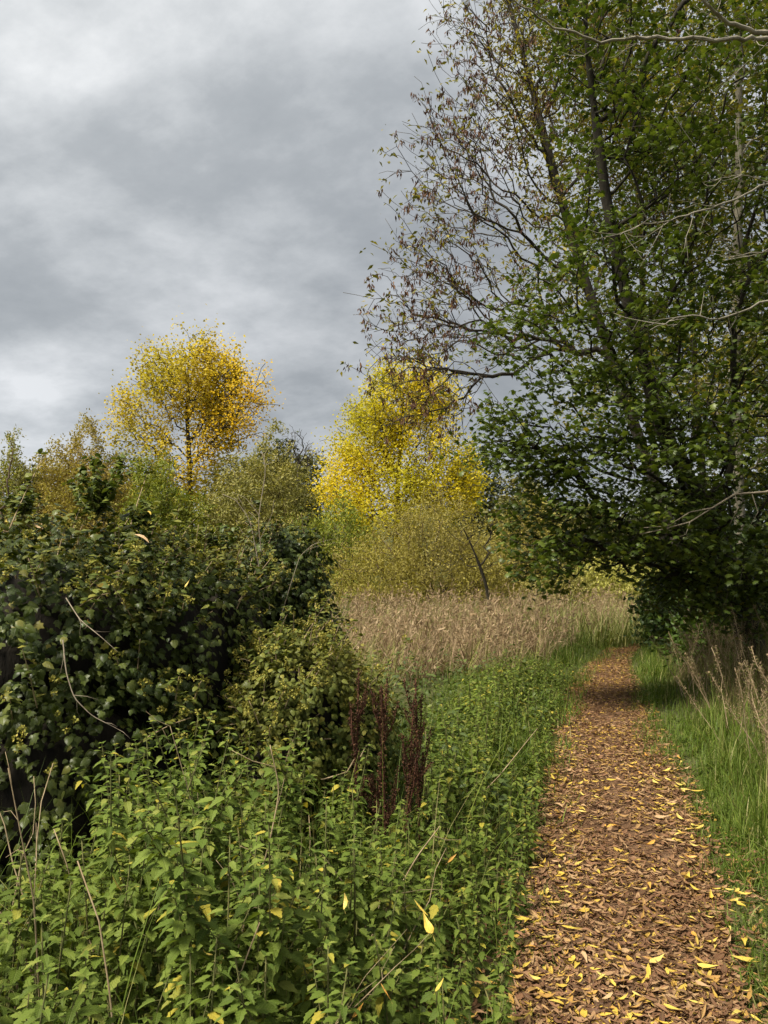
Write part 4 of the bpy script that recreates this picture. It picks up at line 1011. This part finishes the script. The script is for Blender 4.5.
    leaf('yellow leaf dangling above the large yellow one in the nettles', 420, 908, 2.4, .10, 'leaf_yellow', .8, 1.2, 0)
    leaf('yellow leaf hanging among the nettles left of the large one', 346, 901, 2.2, .075, 'leaf_yellow', 1.3, .1, 3)
    leaf('orange leaf hanging at the very bottom of the nettle bed', 359, 1010, 1.85, .075, 'leaf_orange', 1.3, .0, 0)
    leaf('orange brown leaf beside the thin bent stalk at the bottom', 385, 992, 1.9, .07, 'leaf_orange', 1.2, .3, 4)
    leaf('small yellow leaf pair member in the nettles at lower left', 206, 954, 2.0, .05, 'leaf_yellow', 1.3, .2, 3)
    leaf('slim yellow leaf just right of the small yellow one', 221, 962, 2.0, .045, 'leaf_yellow', 1.3, -.1, 0)
    leaf('yellow leaf deep among the nettles at far left', 116, 884, 2.2, .09, 'leaf_yellow', 1.3, .1, 0)
    leaf('tan hanging leaf under the slanting stalk', 452, 858, 2.9, .075, 'leaf_orange', 1.3, .1, 0)
    leaf('yellow green leaf at the bottom right of the nettle bed', 440, 985, 2.1, .07, 'leaf_yellow', .9, -.5, 0)
stems()

# ------------------------------------------------------------------ camera, light, sky
cam = bpy.data.cameras.new('camera'); co = bpy.data.objects.new('camera', cam); COL.objects.link(co)
cam.sensor_fit = 'VERTICAL'; cam.sensor_height = 36; cam.lens = F_PX / 1024 * 36; cam.clip_end = 3000; cam.clip_start = .05
co.location = (0, 0, CAM_H); co.rotation_euler = (math.pi / 2 + PITCH, 0, 0); SC.camera = co

SUN_EL, SUN_AZ = math.radians(58), math.radians(238)     # azimuth clockwise from +Y: behind the camera, to the left
sd = Vector((math.sin(SUN_AZ) * math.cos(SUN_EL), math.cos(SUN_AZ) * math.cos(SUN_EL), math.sin(SUN_EL)))
sl = bpy.data.lights.new('sun', 'SUN'); sl.energy = 4.2; sl.angle = math.radians(15); sl.color = (1, .93, .78)
so = bpy.data.objects.new('sun', sl); COL.objects.link(so); so.rotation_euler = sd.to_track_quat('Z', 'Y').to_euler(); so.location = (0, -10, 30)

W = bpy.data.worlds.new('World'); SC.world = W; W.use_nodes = True
T = W.node_tree; N = T.nodes; L = T.links; N.clear()
def nd(t, **kw):
    n = N.new(t)
    for k, v in kw.items(): setattr(n, k, v)
    return n
def mth(op, a, b=None, c=None):
    n = nd('ShaderNodeMath', operation=op)
    for i, v in enumerate((a, b, c)):
        if v is None: continue
        if isinstance(v, (int, float)): n.inputs[i].default_value = v
        else: L.new(v, n.inputs[i])
    return n.outputs[0]
sky = nd('ShaderNodeTexSky', sky_type='NISHITA'); sky.sun_disc = False; sky.sun_elevation = SUN_EL; sky.sun_rotation = SUN_AZ; sky.dust_density = 2
tc = nd('ShaderNodeTexCoord'); sp = nd('ShaderNodeSeparateXYZ'); L.new(tc.outputs['Generated'], sp.inputs[0])
zz = mth('MAXIMUM', mth('ADD', sp.outputs[2], .38), .05)
cx = mth('DIVIDE', sp.outputs[0], zz); cy = mth('DIVIDE', sp.outputs[1], zz)
cv = nd('ShaderNodeCombineXYZ'); L.new(cx, cv.inputs[0]); L.new(cy, cv.inputs[1])
mp = nd('ShaderNodeMapping'); mp.inputs['Location'].default_value = (1.1, 4.2, 0); mp.inputs['Rotation'].default_value = (0, 0, .5); mp.inputs['Scale'].default_value = (1.0, 1.25, 1); L.new(cv.outputs[0], mp.inputs[0])
n1 = nd('ShaderNodeTexNoise'); n1.inputs['Scale'].default_value = 1.7; n1.inputs['Detail'].default_value = 8; n1.inputs['Roughness'].default_value = .58; n1.inputs['Distortion'].default_value = .12; L.new(mp.outputs[0], n1.inputs['Vector'])
r = ramp(N, [(.35, (1.40, 1.52, 1.64)), (.46, (1.78, 1.90, 2.02)), (.54, (2.4, 2.52, 2.64)), (.64, (3.3, 3.40, 3.52))]); n2 = nd('ShaderNodeTexNoise'); n2.inputs['Scale'].default_value = 5.5; n2.inputs['Detail'].default_value = 7; n2.inputs['Roughness'].default_value = .6; n2.inputs['Distortion'].default_value = .15; L.new(mp.outputs[0], n2.inputs['Vector'])
L.new(mth('MULTIPLY_ADD', n2.outputs[0], .20, mth('MULTIPLY', n1.outputs[0], .80)), r.inputs[0])
# overcast: brighter towards the veiled sun and overhead
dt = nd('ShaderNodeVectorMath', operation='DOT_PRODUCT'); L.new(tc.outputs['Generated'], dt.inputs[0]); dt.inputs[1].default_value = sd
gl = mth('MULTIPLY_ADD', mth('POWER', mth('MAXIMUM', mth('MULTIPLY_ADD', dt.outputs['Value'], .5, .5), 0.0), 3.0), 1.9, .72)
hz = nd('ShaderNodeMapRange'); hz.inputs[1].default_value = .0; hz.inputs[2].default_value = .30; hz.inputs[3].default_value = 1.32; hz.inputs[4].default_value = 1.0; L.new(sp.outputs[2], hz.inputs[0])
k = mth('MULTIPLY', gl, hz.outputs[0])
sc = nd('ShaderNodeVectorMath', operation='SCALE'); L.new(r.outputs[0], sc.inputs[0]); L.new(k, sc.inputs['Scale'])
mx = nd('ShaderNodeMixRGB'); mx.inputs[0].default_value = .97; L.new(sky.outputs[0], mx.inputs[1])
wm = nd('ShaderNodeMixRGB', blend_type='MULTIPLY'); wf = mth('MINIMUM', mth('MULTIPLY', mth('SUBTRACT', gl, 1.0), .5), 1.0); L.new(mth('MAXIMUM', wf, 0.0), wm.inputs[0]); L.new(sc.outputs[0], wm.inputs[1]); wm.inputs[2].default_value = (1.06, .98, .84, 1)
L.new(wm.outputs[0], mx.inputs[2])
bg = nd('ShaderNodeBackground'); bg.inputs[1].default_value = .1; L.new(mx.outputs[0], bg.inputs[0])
out = nd('ShaderNodeOutputWorld'); L.new(bg.outputs[0], out.inputs[0])

SC.render.engine = 'CYCLES'
SC.view_settings.view_transform = 'Standard'; SC.view_settings.look = 'None'; SC.view_settings.exposure = 1.08; SC.view_settings.gamma = 1.0; SC.view_settings.use_curve_mapping = False
c = SC.cycles
c.use_denoising = True; c.denoising_prefilter = 'ACCURATE'; c.max_bounces = 6; c.diffuse_bounces = 3; c.glossy_bounces = 2; c.transmission_bounces = 4; c.transparent_max_bounces = 4
c.caustics_reflective = False; c.caustics_refractive = False; c.use_adaptive_sampling = True; c.adaptive_threshold = .02; c.sample_clamp_indirect = 4
